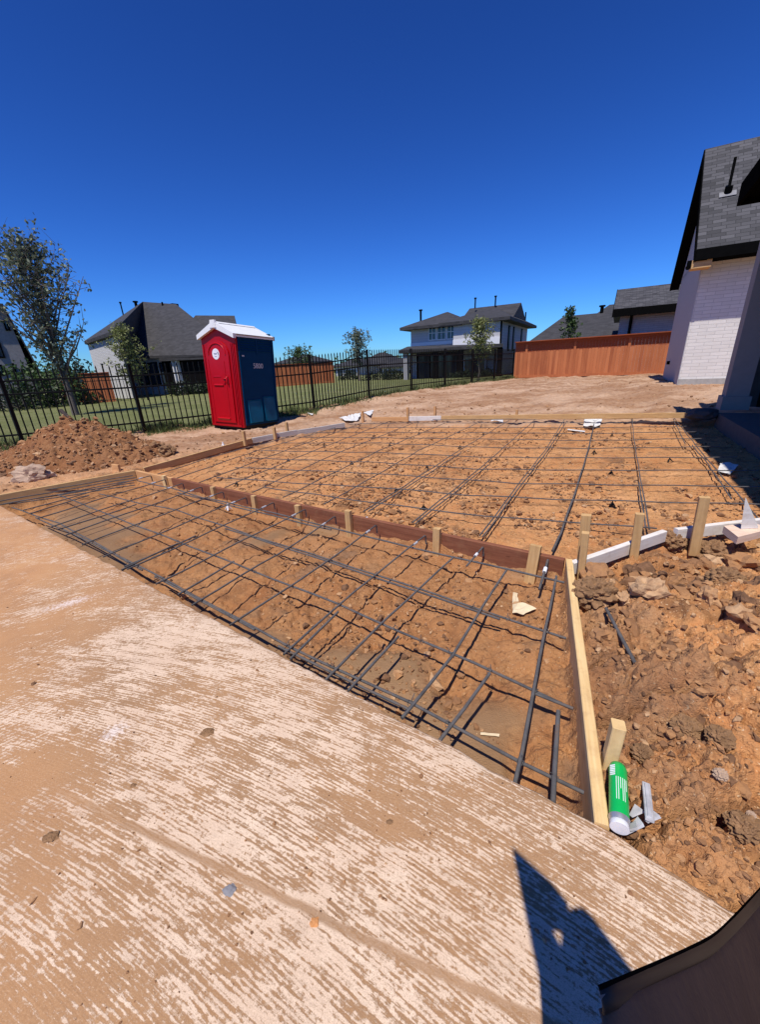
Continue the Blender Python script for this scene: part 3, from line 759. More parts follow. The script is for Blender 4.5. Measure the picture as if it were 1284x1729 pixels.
board('form_board', [pA + d_ * .05, pB], (.0, .05), .10, MW_T, 'tan form board slanting back from the heap corner towards the toilet')
d_ = (pC - pB).normalized()
pM = pB.lerp(pC, .45) + Vector((-.03, .06, 0))
board('form_board', [pB + d_ * .02, pM, pC], (.05, .06), .10, MW_G, 'grey weathered form board in front of the portable toilet', wob=.004)
ka, kb, kc, kd = G(628, 704, .09), G(690, 703.5, .09), G(745, 702, .09), G(1172, 696.5, .12)
board('form_board', [ka, kb], .085, .10, MW_O, 'short orange form board right of the white rags')
board('form_board', [kb + (kc - kb) * .02, kc], .09, .10, MW_W, 'short whitish form board in the far form')
board('form_board', [kc + (kd - kc) * .004, kd], (.09, .12), .10, MW_T, 'long tan form board at the far side of the rebar bed')
ra, rb = G(962.5, 944), G(1017, 1391)
board('form_board', [ra, rb], 0.0, .185, MW_Y, 'yellow pine form board at the right end of the trench')
board('form_board', [G(966, 949), G(1123, 897.5)], (.0, .01), .085, MW_W, 'whitish form board between the twin corner stakes and the dark clod')
board('form_board', [G(1143, 893.5, .01), G(1330, 872.5, .02)], (.015, .03), .085, MW_W, 'whitish form board behind the nailed stake')

def stake(px, top, bot, label, wpx=None, mat=MW_T, tilt=(0, 0), w_=.038, th=.038, zb=None, ang=0, below=.12, name='form_stake', grp='wooden form stakes'):
    p = onground(px, bot) if zb is None else G(px, bot, zb)
    zt = zat(top, p)
    a = Vector((p.x, p.y, p.z - below)); b_ = Vector((p.x + tilt[0], p.y + tilt[1], zt))
    m = MB(); up = (A * math.cos(ang) + B * math.sin(ang))
    m.beam(a, b_, w_, th, up=up, ch=.002)
    # sawn top wedge slightly sloped
    return tag(m.build(name, mat), label, 'stake', grp)
ST = [(291, 803, 832, 'leftmost pale stake against the brown board'), (364, 822, 848, 'second stake from the left against the brown board'),
      (430, 837, 860, 'third stake from the left against the brown board'), (505, 853, 888, 'fourth stake from the left against the brown board'),
      (608, 862, 902, 'stake near the middle of the brown board beside a hooked bar'), (752, 892, 938, 'second stake from the right end of the brown board')]
for i, (px, t_, b_, lb) in enumerate(ST):
    # stand just in front of the board face
    s_ = bL + bdir * ((G(px, t_) - bL).dot(bdir)); nf = Vector((bdir.y, -bdir.x, 0)); nf = nf if nf.y < 0 else -nf
    p = s_ + nf * (.019 + .021)
    m = MB(); zt = zat(t_, p)
    m.beam(Vector((p.x, p.y, -.24)), Vector((p.x + .004 * (i % 3 - 1), p.y, zt)), .040, .055, up=bdir, ch=.003)
    o = m.build('form_stake', MW_T if i != 0 else MW_Y); tag(o, lb, 'stake', 'wooden form stakes')
p = bL + bdir * ((G(912, 922) - bL).dot(bdir)) + nf * .042
m = MB(); m.beam(Vector((p.x - .025, p.y - .03, -.24)), Vector((p.x + .012, p.y, zat(921, p))), .042, .068, up=bdir)
tag(m.build('form_stake', MW_T), 'broad leaning stake near the right end of the brown board', 'stake', 'wooden form stakes')
rdir = (rb - ra).normalized()
tp = G(983, 903, .05)
def post(px, ybot, ytop, zb, w_, th, label, mat=MW_T, lean=(0, 0), nail=False, up=None):
    p = G(px, ybot, zb); zt = zat(ytop, p)
    m = MB(); m.beam(Vector((p.x, p.y, zb - .15)), Vector((p.x + lean[0], p.y + lean[1], zt)), w_, th, up=up or A, ch=.003)
    o = m.build('form_stake', mat); tag(o, label, 'stake', 'wooden form stakes')
    if nail:
        q = p.lerp(Vector((p.x, p.y, zt)), .62); k = MB(); k.blob(q - B * .021 + A * -.004, (.006, .006, .006), 3, 2, .1); k.build('nail_head', M_STEEL, o)
    return o
post(983.5, 969, 899, -.05, .042, .040, 'front one of the twin corner stakes, bright top, shorter', MW_T, (-.016, 0))
post(984, 952, 869, -.03, .042, .055, 'taller rear one of the twin corner stakes', MW_T, (-.020, 0))
post(1075, 926, 867, -.02, .040, .050, 'stake in front of the pale board left of the dark clod', MW_T, (-.020, .0))
post(1180, 904, 839, .0, .042, .060, 'stake with a bright nail head before the right pale board', MW_T, (-.024, 0), nail=True)
# lone front stake
p = G(1026, 1290, -.03); zt = zat(1197, G(1040, 1290, -.03))
m = MB(); m.beam(Vector((p.x, p.y, -.2)), Vector((p.x + .012, p.y + .004, .135)), .038, .042, up=rdir); tag(m.build('form_stake', MW_Y), 'lone yellow stake behind the right board beside the green can', 'stake', 'wooden form stakes')
for px, t_, b_, lb in ((413, 728, 743, 'short stake before the corner of the portable toilet'), (464, 721.5, 733, 'short stake behind the grey board, right of the toilet corner'), (485, 713, 726, 'short stake behind the grey board nearest the white scrap'),
                       (613, 694, 706, 'faint stake behind the far form by the white rags'), (689, 688, 705, 'left of two stakes behind the short whitish board'), (735, 686, 704, 'right of two stakes behind the short whitish board'), (873, 692, 701, 'low stake behind the long far board')):
    p = G(px, b_, .06); p = p + Vector((p.x, p.y, 0)).normalized() * .05
    m = MB(); m.beam(Vector((p.x, p.y, -.05)), Vector((p.x, p.y, zat(t_, p))), .05, .05, up=A); tag(m.build('form_stake', MW_T if px < 600 else MW_O), lb, 'stake', 'wooden form stakes')
p = G(193, 800, .02) + Vector((-.1, .22, 0))
m = MB(); m.beam(p - A * .08 + UP * .02, p + A * .08 + UP * .02, .03, .12); tag(m.build('wood_offcut', MW_O), 'small upright orange offcut behind the left board near the corner', 'timber')

# ================================================================== REBAR
nbar = [0]
def rebar(pts, z, label, rad=.0062, grp='trench rebar', hook=None, sleeve=None, ties=(), sag=.004):
    P = [G(x, y, zz) for (x, y), zz in zip(pts, z if hasattr(z, '__len__') else [z] * len(pts))]
    Q = [P[0]]
    for a, b_ in zip(P[:-1], P[1:]):
        n = max(1, int((b_ - a).length / .18))
        for i in range(1, n + 1): Q.append(a.lerp(b_, i / n))
    Q = [q + UP * (sag * math.sin(i * 1.3 + nbar[0])) + A * (sag * .6 * math.sin(i * .9 + 2 * nbar[0])) for i, q in enumerate(Q)]
    nbar[0] += 1
    if hook:
        e = Q[-1]; Q += [e + (Q[-1] - Q[-2]).normalized() * .012 + UP * -.008, e + (Q[-1] - Q[-2]).normalized() * .016 - UP * hook]
    m = MB(); m.tube(Q, rad, 8); o = m.build('rebar', MR); tag(o, label, 'rebar', grp)
    if sleeve:
        k, L, mt = sleeve                          # distance back from the hook, length
        d = (P[-2] - P[-1]).normalized(); s_ = MB(); c = P[-1] + d * k
        s_.tube([c, c + d * L], rad * 1.6, 10); s_.build('sleeve', mt, o)
    return o
ZT = -.055
LT = 'long bar of the trench mat '
bar_slab = rebar([(20, 857), (100, 884), (200, 938), (300, 990), (483, 1089), (693, 1187), (800, 1245), (879, 1286), (987, 1337)], ZT, LT + 'running closest to the concrete slab edge')
rebar([(470, 1092), (560, 1136), (690, 1196)], ZT - .006, 'short lapped bar lying beside the bar closest to the slab edge')
rebar([(262, 974), (330, 1009), (430, 1064)], ZT - .006, 'second lapped bar along the slab edge, left of the first lapped one')
rebar([(60, 874), (150, 914), (240, 962)], ZT - .006, 'lapped bar along the slab edge nearest the left board')
bar_mid = rebar([(98, 835), (203, 877), (300, 914), (573, 1021), (800, 1120), (963, 1194)], ZT, LT + 'down its middle, ending short of the yellow board')
rebar([(900, 1168), (970, 1197)], ZT + .004, 'stub lapped on the right tip of the middle long bar')
bar_rear = rebar([(168, 834), (234, 849), (300, 862), (380, 889), (431, 906), (635, 970), (800, 1026), (872, 1049), (956, 1077)], ZT, LT + 'third from the slab edge, rear of the lapped pair')
rebar([(380, 893), (436, 910), (635, 975), (800, 1031), (845, 1045)], ZT, LT + 'third from the slab edge, front of the lapped pair')
rebar([(232, 812), (288, 824), (342, 840), (440, 861), (542, 886), (612, 905), (743, 935), (858, 962), (953, 984)], ZT + .012, LT + 'along the foot of the brown board', .0068)
rebar([(300, 832), (440, 866), (560, 895)], ZT - .01, 'second bar lapped at the foot of the brown board on its left half', .0068)
for i, (a, b_) in enumerate((((-60, 850), (224, 803)), ((-60, 857), (229, 806)), ((-50, 862), (231, 810)), ((5, 851), (226, 815)), ((15, 852), (228, 819)))):
    rebar([a, b_], -.04 - .008 * i, ['topmost', 'second', 'third', 'fourth', 'lowest'][i] + ' of the bundled bars beside the tan left board')
TR = [((39, 862), (253, 803)), ((63, 875), (277, 810)), ((86, 889), (307, 817)), ((111, 903), (339, 823)), ((138, 920), (375, 831)), ((174, 941), (414, 840)), ((215, 962), (461, 849)),
      ((263, 986), (514, 861)), ((323, 1021), (565, 873)), ((388, 1055), (635, 888)), ((479, 1105), (718, 905))]
ords = ['first', 'second', 'third', 'fourth', 'fifth', 'sixth', 'seventh', 'eighth', 'ninth', 'tenth', 'eleventh']
mids = {8: (470, 936), 9: (500, 985), 10: (600, 997)}
for i, (a, b_) in enumerate(TR):
    pts = [a, b_] if i not in mids else [a, mids[i], b_]
    zz = [ZT + .012, -.015] if len(pts) == 2 else [ZT + .012, ZT + .012, -.015]
    rebar(pts, zz, 'hooked cross bar of the trench, %s counted from the left board' % ords[i], hook=.075, sleeve=(.10 + .02 * (i % 3), .05, M_CLEAR), rad=.0058, grp='hooked cross bars of the trench')
for i, (a, b_) in enumerate((((50, 868), (150, 836)), ((97, 895), (230, 852)), ((210, 957), (330, 905)), ((300, 1003), (395, 948)), ((490, 1112), (572, 1034)), ((205, 962), (300, 918)))):
    rebar([a, b_], ZT + .006, 'short bar lapped beside the %s cross bar of the trench' % ['first', 'fourth', 'seventh', 'ninth', 'eleventh', 'sixth'][i])
rebar([(549, 1149), (650, 1047), (767, 941)], ZT + .01, 'straight cross bar ending at the foot of the brown board right of the eleventh hook')
rebar([(588, 1168), (674, 1074)], ZT + .01, 'short cross bar between slab edge and middle long bar, left one')
rebar([(680, 1214), (764, 1106), (815, 1025), (858, 960)], ZT + .01, 'thick cross bar reaching the foot of the brown board left of the paper scrap', .0072)
rebar([(741, 1251), (785, 1193), (827, 1137)], ZT + .01, 'short cross bar between slab edge and middle long bar, right one', .0072)
rebar([(870, 1321), (884, 1266), (903, 1166), (921, 1063), (940, 974)], ZT + .012, 'rightmost full cross bar of the trench, right of the paper scrap', .0072)
rebar([(936, 1357), (938, 1300), (943, 1202)], ZT + .012, 'short thick bar in the near right corner of the trench', .0082)
rebar([(788, 956), (815, 925)], [-.045, -.015], 'hooked stub dowel left of the broad leaning stake', hook=.075, sleeve=(.085, .035, M_WHT), grp='hooked stub dowels')
rebar([(911, 996), (926, 946)], [-.06, -.005], 'hooked stub dowel right of the broad leaning stake', .0075, hook=.07, sleeve=(.085, .045, M_WHT), grp='hooked stub dowels')
# wire ties at the crossings
def ties(bar, spots, z):
    m = MB()
    for x, y in spots:
        c = G(x, y, z); a = random.uniform(0, 3)
        pts = [c + Vector((math.cos(a + k * 1.05), math.sin(a + k * 1.05), 0)) * .011 + UP * (.009 * math.sin(k * 1.6)) for k in range(7)]
        m.tube(pts, .0016, 5); m.tube([pts[-1], pts[-1] + Vector((random.uniform(-.02, .02), random.uniform(-.02, .02), .022))], .0018, 5)
    m.build('wire_ties', MR, bar)
ties(bar_mid, [(300, 914), (430, 965), (573, 1021), (668, 1060), (712, 1083), (764, 1106), (827, 1132), (903, 1166)], ZT + .008)
ties(bar_rear, [(330, 876), (436, 905), (530, 937), (635, 970), (700, 992), (800, 1026), (858, 1044), (924, 1066)], ZT + .008)
ties(bar_slab, [(215, 950), (263, 975), (388, 1040), (483, 1092), (560, 1125), (693, 1187), (757, 1222), (879, 1287), (937, 1314)], ZT + .008)
# loose bar on the bank
a = onground(1022, 1040); b_ = onground(1092, 1165)
m = MB(); m.tube([a + UP * .045, a.lerp(b_, .5) + UP * .032, b_ + UP * .02], .008, 8); tag(m.build('rebar', MR), 'loose short bar lying on the bank beside the yellow board', 'rebar')

ZP = -.045
PT = [((1284, 878), (1229, 814), (1189, 768), (1138, 704)), ((1236, 842), (1197, 784), (1170, 752)), ((1158, 749), (1139, 710)),
      ((1098, 893), (1082, 806), (1071, 739), (1068, 700)), ((1091, 892), (1080, 815)), ((933, 931), (948, 900), (975, 822), (994, 760), (1004, 716)),
      ((811, 905), (878, 815), (923, 758), (954, 708)), ((816, 906), (882, 817), (926, 760), (958, 711)), ((696, 882), (758, 834), (819, 784), (904, 709)), ((702, 884), (764, 835), (825, 785)),
      ((615, 863), (640, 848), (718, 798), (775, 761), (860, 710)), ((622, 864), (722, 801), (779, 764)), ((547, 852), (640, 800), (707, 761), (814, 711)), ((478, 840), (640, 761), (758, 712)),
      ((426, 831), (560, 769), (707, 711)), ((379, 823), (520, 765), (662, 710)), ((336, 815), (470, 765), (612, 714)), ((297, 808), (430, 762), (566, 722)), ((266, 801), (370, 768), (500, 735))]
PTL = ['rightmost long bar of the rebar bed crossing toward the house', 'lapped bar left of the rightmost one in the rebar bed', 'lapped far piece of the rightmost bar in the rebar bed', 'bar running away right of the stake by the dark clod',
       'lapped bar running beside the one right of the dark clod stake', 'thick bar running away from the corner stakes to the grey rag', 'left of the double bars running from the second stake', 'right of the double bars running from the second stake',
       'bar running away from the board between the two right stakes', 'lapped bar right of the one between the two right stakes', 'bar running away from the middle stake', 'lapped bar beside the one from the middle stake',
       'first bar left of the middle stake, running away', 'second bar left of the middle stake, running away', 'third bar left of the middle stake, running away', 'fourth bar left of the middle stake, running away',
       'fifth bar left of the middle stake, running away', 'sixth bar left of the middle stake, running away', 'bar running away nearest the left forms']
for i, (q, lb) in enumerate(zip(PT, PTL)):
    rebar(list(q), [ZP + (.05 * min(1, max(0, (760 - y) / 60)) if y < 760 else 0) for x, y in q], lb, .0085 if i == 5 else .006, 'bed bars running away')
PC = [((447, 823), (640, 850), (831, 873), (976, 882), (1069, 889), (1110, 893)), ((366, 806), (518, 817), (640, 823), (791, 836), (940, 843), (1170, 849), (1300, 852)), ((397, 789), (640, 800), (870, 816), (1000, 818), (1300, 822)),
      ((413, 773), (640, 781), (808, 792), (1000, 794), (1290, 794)), ((440, 761), (640, 764), (820, 772), (1000, 773), (1245, 772)), ((475, 748), (640, 748), (836, 756), (1000, 757), (1216, 754)),
      ((500, 738), (640, 739), (1000, 744), (1192, 740)), ((530, 730), (668, 730), (1000, 732), (1176, 729)), ((560, 723), (671, 722), (1000, 722), (1160, 720)), ((590, 716), (700, 714), (1000, 714), (1138, 712)), ((640, 709), (850, 708), (1130, 706))]
for i, q in enumerate(PC):
    rebar(list(q), [ZP + .012 + (.05 * min(1, (760 - y) / 60) if y < 760 else 0) for x, y in q], 'crosswise bar of the rebar bed, %s counted from the brown board' % ords[i], .006, 'bed bars running crosswise')

# plastic bar chairs
ch = [(940 + x / 3.733, 680 + y / 3.733) for x, y in ((350, 215), (238, 322), (715, 372), (345, 455), (352, 657), (955, 310))] + \
     [(640 + x / 3.567, 680 + y / 3.567) for x, y in ((65, 138), (322, 140), (243, 192), (65, 262), (630, 200), (488, 280), (292, 402), (105, 540), (272, 645), (1075, 205))] + \
     [(260 + x / 3.21, 690 + y / 3.21) for x, y in ((845, 125), (925, 200), (730, 288), (1075, 305), (450, 90 + 330))]
chl = ['below the grey rag, right one', 'below the grey rag, left one', 'near the house shadow, largest', 'in the right middle of the bed', 'left of the nailed stake', 'touching the edge of the house shadow', 'at the far left of the far form', 'before the short whitish board',
       'second row behind the left middle of the bed', 'under the far left crosswise bars', 'right of centre in the far bed', 'on the lapped pair right of centre', 'in the centre of the bed', 'on the double bar behind the middle stake', 'standing tall behind the broad brown board', 'on the thick bar near the grey rag',
       'beside the grey form board', 'left of the grey board scraps', 'in the left part of the bed', 'left of the centre chair', 'nearest the left corner of the bed']
def chair_mesh():
    m = MB()
    for k in range(3):
        a = k * 2.094 + .4; d = Vector((math.cos(a), math.sin(a), 0))
        m.tube([d * .045, d * .012 + UP * .05, UP * .062], [.008, .007, .006], 6)
        m.box(d * .045 + UP * .003, d * .018, Vector((-d.y, d.x, 0)) * .010, UP * .003)
    m.tube([UP * .045, UP * .085], [.011, .006], 8); m.tube([UP * .03, UP * .034], [.03, .03], 10)
    return m
proto = None
for (x, y), lb in zip(ch, chl):
    p = onground(x, y)
    if proto is None: o = proto = chair_mesh().build('bar_chair', M_BLKP, org=(0, 0, 0))
    else: o = proto.copy(); COL.objects.link(o)
    o.location = p; o.rotation_euler = (random.uniform(-.12, .12), random.uniform(-.12, .12), random.uniform(0, 6)); o.scale = (.72,) * 3
    tag(o, 'black plastic bar chair ' + lb, 'bar chair', 'rebar chairs on the bed')
# white plastic spacers left lying around
def white_bit(px, py, label, n=3, s=.05, name='white_spacer', mat=M_WHT):
    p = onground(px, py); m = MB()
    for k in range(n):
        a = k * 6.283 / n + .7; d = Vector((math.cos(a), math.sin(a), 0))
        m.tube([p + UP * s * 1.1, p + d * s * .7 + UP * .01], s * .16, 6)
    m.tube([p + UP * s * .9, p + UP * s * 1.5], s * .22, 8)
    tag(m.build(name, mat), label, 'spacer', 'white plastic spacers')
white_bit(386, 862, 'white three legged spacer in the trench left of the fourth stake')
white_bit(621, 897, 'white spacer at the foot of the middle stake')
white_bit(380, 768, 'small white spacer inside the bed near the tan slanting board', s=.06)

# ================================================================== PORTABLE TOILET
def toilet():
    from mathutils import Quaternion
    p0 = G(414, 727, -.05); W, D, EZ, RZ = 1.08, 1.13, 2.03, 2.235
    root = empty('portable_toilet', p0 - A * (W / 2) + B * (D / 2), 'leaning red and navy portable toilet with a white gabled roof', 'portable toilet')
    P = lambda a, b, z: p0 + A * a + B * b + UP * z
    def bx(m, a0, a1, b0, b1, z0, z1): m.box(P((a0 + a1) / 2, (b0 + b1) / 2, (z0 + z1) / 2), A * (a1 - a0) / 2, B * (b1 - b0) / 2, UP * (z1 - z0) / 2)
    m = MB(); bx(m, -W + .02, -.02, .02, D - .02, .02, .10)
    for a in (-W + .12, -.12): bx(m, a - .06, a + .06, -.02, D + .02, -.10, .018)
    m.build('base_skid', M_BLKP, root)
    # walls: cabin body behind the fronts
    m = MB()
    bx(m, -.045, 0, .05, D, .10, EZ); bx(m, -W, -W + .045, .05, D, .10, EZ); bx(m, -W + .045, -.045, D - .045, D, .10, EZ + .1)
    side = m.build('side_wall', M_BLUE, root)
    # moulded ribs and louvres on the visible side
    m = MB()
    for b0, b1 in ((.12, .56), (.64, 1.06)):
        for k in range(5):
            z = 1.72 + k * .052
            m.hull([P(0, b0, z), P(0, b1, z), P(.016, b0, z + .008), P(.016, b1, z + .008), P(0, b0, z + .034), P(0, b1, z + .034)])
    bx(m, 0, .012, .575, .625, 1.66, 1.99)
    m.build('vent_louvres', M_BLUE, side)
    m = MB(); bx(m, 0, .022, .052, .085, .12, EZ - .02); bx(m, 0, .022, D - .04, D - .002, .12, EZ - .02); m.build('corner_rib', M_BLUE, side)
    for b0, b1, z1, mt in ((.16, .58, .66, M_BLUE_LIT), (.66, 1.04, .72, M_BLUE_LIT)):
        m = MB()
        m.hull([P(0, b0, .14), P(0, b1, .14), P(.07, b0 + .03, .16), P(.07, b1 - .03, .16), P(0, b0, z1), P(0, b1, z1), P(.012, b0 + .03, z1 - .02), P(.012, b1 - .03, z1 - .02)])
        m.build('lower_panel', mt, side)
        m = MB(); m.tube([P(.055, b0 + .01, .18), P(.012, b0 + .01, z1 + .004), P(.012, b1 - .01, z1 + .004), P(.055, b1 - .01, .18)], .010, 8); m.build('moulded_rim', M_BLUE_LIT, side)
    m = MB(); bx(m, 0, .008, .14, .20, 1.60, 1.63); m.build('maker_plate', M_NUM, side)
    cu = bpy.data.curves.new('numerals', 'FONT'); cu.body = '5800'; cu.size = .155; cu.extrude = .002; cu.align_x = 'CENTER'
    to = bpy.data.objects.new('numerals_curve', cu); COL.objects.link(to)
    me = bpy.data.meshes.new_from_object(to); bpy.data.objects.remove(to)
    rm = Matrix((B, UP, A)).transposed().to_4x4()
    me.transform(Matrix.Translation(P(.004, .60, 1.36) - root.location) @ rm)
    me.materials.clear(); me.materials.append(M_NUM); o = bpy.data.objects.new('numerals', me); COL.objects.link(o); o.parent = root
    # red front with a gable head
    m = MB()
    m.hull([P(a, b, z) for b in (-.012, .045) for a, z in ((-W, .06), (0, .06), (0, EZ), (-W / 2, RZ - .03), (-W, EZ))])
    front = m.build('front_frame', M_RED2, root)
    m = MB()
    for a in (-.055, -.10, -.145): bx(m, a - .012, a + .012, -.03, -.012, .12, 1.86)
    bx(m, -W + .03, -W + .06, -.03, -.012, .12, 1.86); bx(m, -W + .05, -.05, -.035, -.012, .075, .115)
    m.build('front_rib', M_RED2, front)
    # door with an arched top
    ca, hw, zs = -.585, .365, 1.62
    arch = [(ca - hw, .16)] + [(ca - hw * math.cos(k * math.pi / 14), zs + hw * .86 * math.sin(k * math.pi / 14)) for k in range(15)] + [(ca + hw, .16)]
    m = MB(); m.hull([P(a, b, z) for a, z in arch for b in (-.012, -.042)]); door = m.build('door', M_RED, root)
    m = MB()
    arc2 = [(ca - (hw - .09) * math.cos(k * math.pi / 12), zs + .02 + (hw - .09) * .86 * math.sin(k * math.pi / 12)) for k in range(13)]
    m.tube([P(a, -.046, z) for a, z in arc2], .014, 8); m.tube([P(ca - hw + .06, -.045, .2), P(ca - hw + .06, -.045, 1.55)], .008, 6); m.tube([P(ca + hw - .16, -.045, .3), P(ca + hw - .16, -.045, 1.5)], .008, 6)
    m.build('door_moulding', M_RED, door)
    m = MB(); m.hull([P(ca - .22, -.042, .27), P(ca + .2, -.042, .27), P(ca - .22, -.072, .25), P(ca + .2, -.072, .25), P(ca - .22, -.042, .20), P(ca + .2, -.042, .20)]); m.build('door_lip', M_RED, door)
    m = MB()
    m.hull([P(ca - .2, -.042, 1.02), P(ca + .1, -.042, 1.02), P(ca - .2, -.066, .99), P(ca + .1, -.066, .99), P(ca - .2, -.042, .965), P(ca + .1, -.042, .965)])
    m.hull([P(ca - .2, -.042, 1.20), P(ca + .04, -.042, 1.20), P(ca - .2, -.050, 1.17), P(ca + .04, -.050, 1.17), P(ca - .2, -.042, 1.15), P(ca + .04, -.042, 1.15)])
    m.build('grip_recess', M_RED2, door)
    m = MB(); m.tube([P(ca + .26, -.045, 1.18), P(ca + .27, -.085, 1.16), P(ca + .275, -.088, 1.05), P(ca + .265, -.045, 1.00)], .016, 8); m.build('handle', M_RED, door)
    m = MB(); m.tube([P(ca + .13, -.045, 1.13), P(ca + .16, -.07, 1.14), P(ca + .19, -.05, 1.13)], .014, 8); m.tube([P(ca + .15, -.043, 1.06), P(ca + .15, -.062, 1.06)], .03, 12); m.build('latch', M_RED, door)
    m = MB()
    for z in (.5, 1.05, 1.55): m.tube([P(ca - hw - .03, -.03, z - .035), P(ca - hw - .03, -.03, z + .035)], .014, 8)
    m.build('hinge', M_RED, door)
    m = MB(); c = [(ca - .03 + .115 * math.cos(k * .2618), 1.655 + .115 * math.sin(k * .2618)) for k in range(24)]
    m.hull([P(a, b, z) for a, z in c for b in (-.042, -.0455)]); st = m.build('round_sticker', M_WHT, door)
    m = MB(); m.hull([P(a, b, z) for a, z in ((ca + .02, 1.70), (ca + .05, 1.69), (ca + .075, 1.62), (ca + .06, 1.63)) for b in (-.0455, -.048)])
    for z, hw_ in ((1.665, .07), (1.645, .05), (1.60, .035)): bx(m, ca - .04 - hw_ * .8, ca - .04 + hw_ * .8, -.0475, -.0455, z, z + .008)
    m.build('sticker_emblem', M_LOGO, st)
    # roof: two slopes and the white gable head
    m = MB()
    ov, f_, bk = .035, -.06, D + .04
    for s in (-1, 1):
        e = -W / 2 + s * (W / 2 + ov); k = EZ - .02
        m.hull([P(-W / 2, b, z) for b in (f_, bk) for z in (RZ, RZ + .06)] + [P(e, b, z) for b in (f_, bk) for z in (k - .015, k + .045)])
    roof = m.build('roof', M_ROOFW, root)
    m = MB()
    for s in (-1, 1):
        e = -W / 2 + s * (W / 2 + ov + .01); k = EZ - .05
        m.hull([P(-W / 2, b, z) for b in (f_ - .03, f_ + .04) for z in (RZ - .05, RZ + .085)] + [P(e, b, z) for b in (f_ - .03, f_ + .04) for z in (k - .02, k + .075)])
    m.hull([P(-W / 2 + a, f_ - .045 + b, RZ + .02 + z) for a, z in ((-.10, -.07), (.10, -.07), (.07, .085), (-.07, .085)) for b in (0, .05)])
    m.build('gable_head', M_ROOFW, roof)
    m = MB(); bx(m, ov - .02, ov + .004, f_ + .06, bk - .02, EZ - .005, EZ + .022); bx(m, ov - .03, ov + .010, bk - .04, bk + .006, EZ - .05, EZ + .04); m.build('grimy_seam', M_RUST, roof)
    m = MB(); m.hull([P(-W / 2 + a, b, z) for a, z in ((-.05, RZ + .05), (.05, RZ + .05), (0, RZ + .085)) for b in (0, D)]); m.build('ridge_cap', M_ROOFW, roof)
    v = Vector((p0.x, p0.y, 0)).normalized()
    root.rotation_mode = 'QUATERNION'; root.rotation_quaternion = Quaternion(v, R(3.0))
toilet()

# ================================================================== FENCES
def iron_fence(path, step, h, label, rails=(.22, .47, 1.25), pick=.125, zf=None, top=True, zoff=0.0, phase=0):
    pts = []
    for a, b_ in zip(path[:-1], path[1:]):
        L = (b_ - a).length; n = max(1, round(L / step))
        for i in range(n): pts.append(a.lerp(b_, i / n))
    pts.append(path[-1])
    zf = zf or (lambda p: float(base_rise(np.array(p.x), np.array(p.y))))
    pts = [Vector((p.x, p.y, zf(p) + zoff)) for p in pts]
    root = empty('iron_fence', pts[len(pts) // 2], label, 'fence')
    for p in pts:
        m = MB(); m.beam(p - UP * .1, p + UP * h, .062, .062, up=A); m.box(p + UP * (h + .012), A * .036, B * .036, UP * .012); m.build('post', M_BLK, root)
    for a, b_ in zip(pts[:-1], pts[1:]):
        m = MB(); d = b_ - a; n = max(2, round(d.length / pick))
        hd = Vector((d.x, d.y, 0)).normalized()
        for i in range(1, n):
            q = a.lerp(b_, i / n); m.beam(q + UP * .05, q + UP * (h - .02), .024, .024, up=hd, ch=.002)
            m.hull([q + UP * (h - .02) + hd * s * .012 + Vector((-hd.y, hd.x, 0)) * t * .012 for s in (-1, 1) for t in (-1, 1)] + [q + UP * (h + .025)])
        pn = m.build('picket_panel', M_BLK, root)
        for r_ in rails:
            m = MB(); m.beam(a + UP * (h - r_) + hd * .03, b_ + UP * (h - r_) - hd * .03, .028, .034); m.build('rail', M_BLK, pn)
    return root
iron_fence(FENCE, 2.45, 1.5, 'black iron picket fence behind the soil heap and the portable toilet')
lzf = lambda p: lz(p.x, p.y)
iron_fence([ahead(-90, 676, 27), ahead(20, 686, 27), ahead(120, 680, 26.5), ahead(250, 675, 26)], 2.5, 1.25, 'low black iron fence far across the lawn before the left houses', rails=(.12, 1.1), pick=.16, zf=lzf)

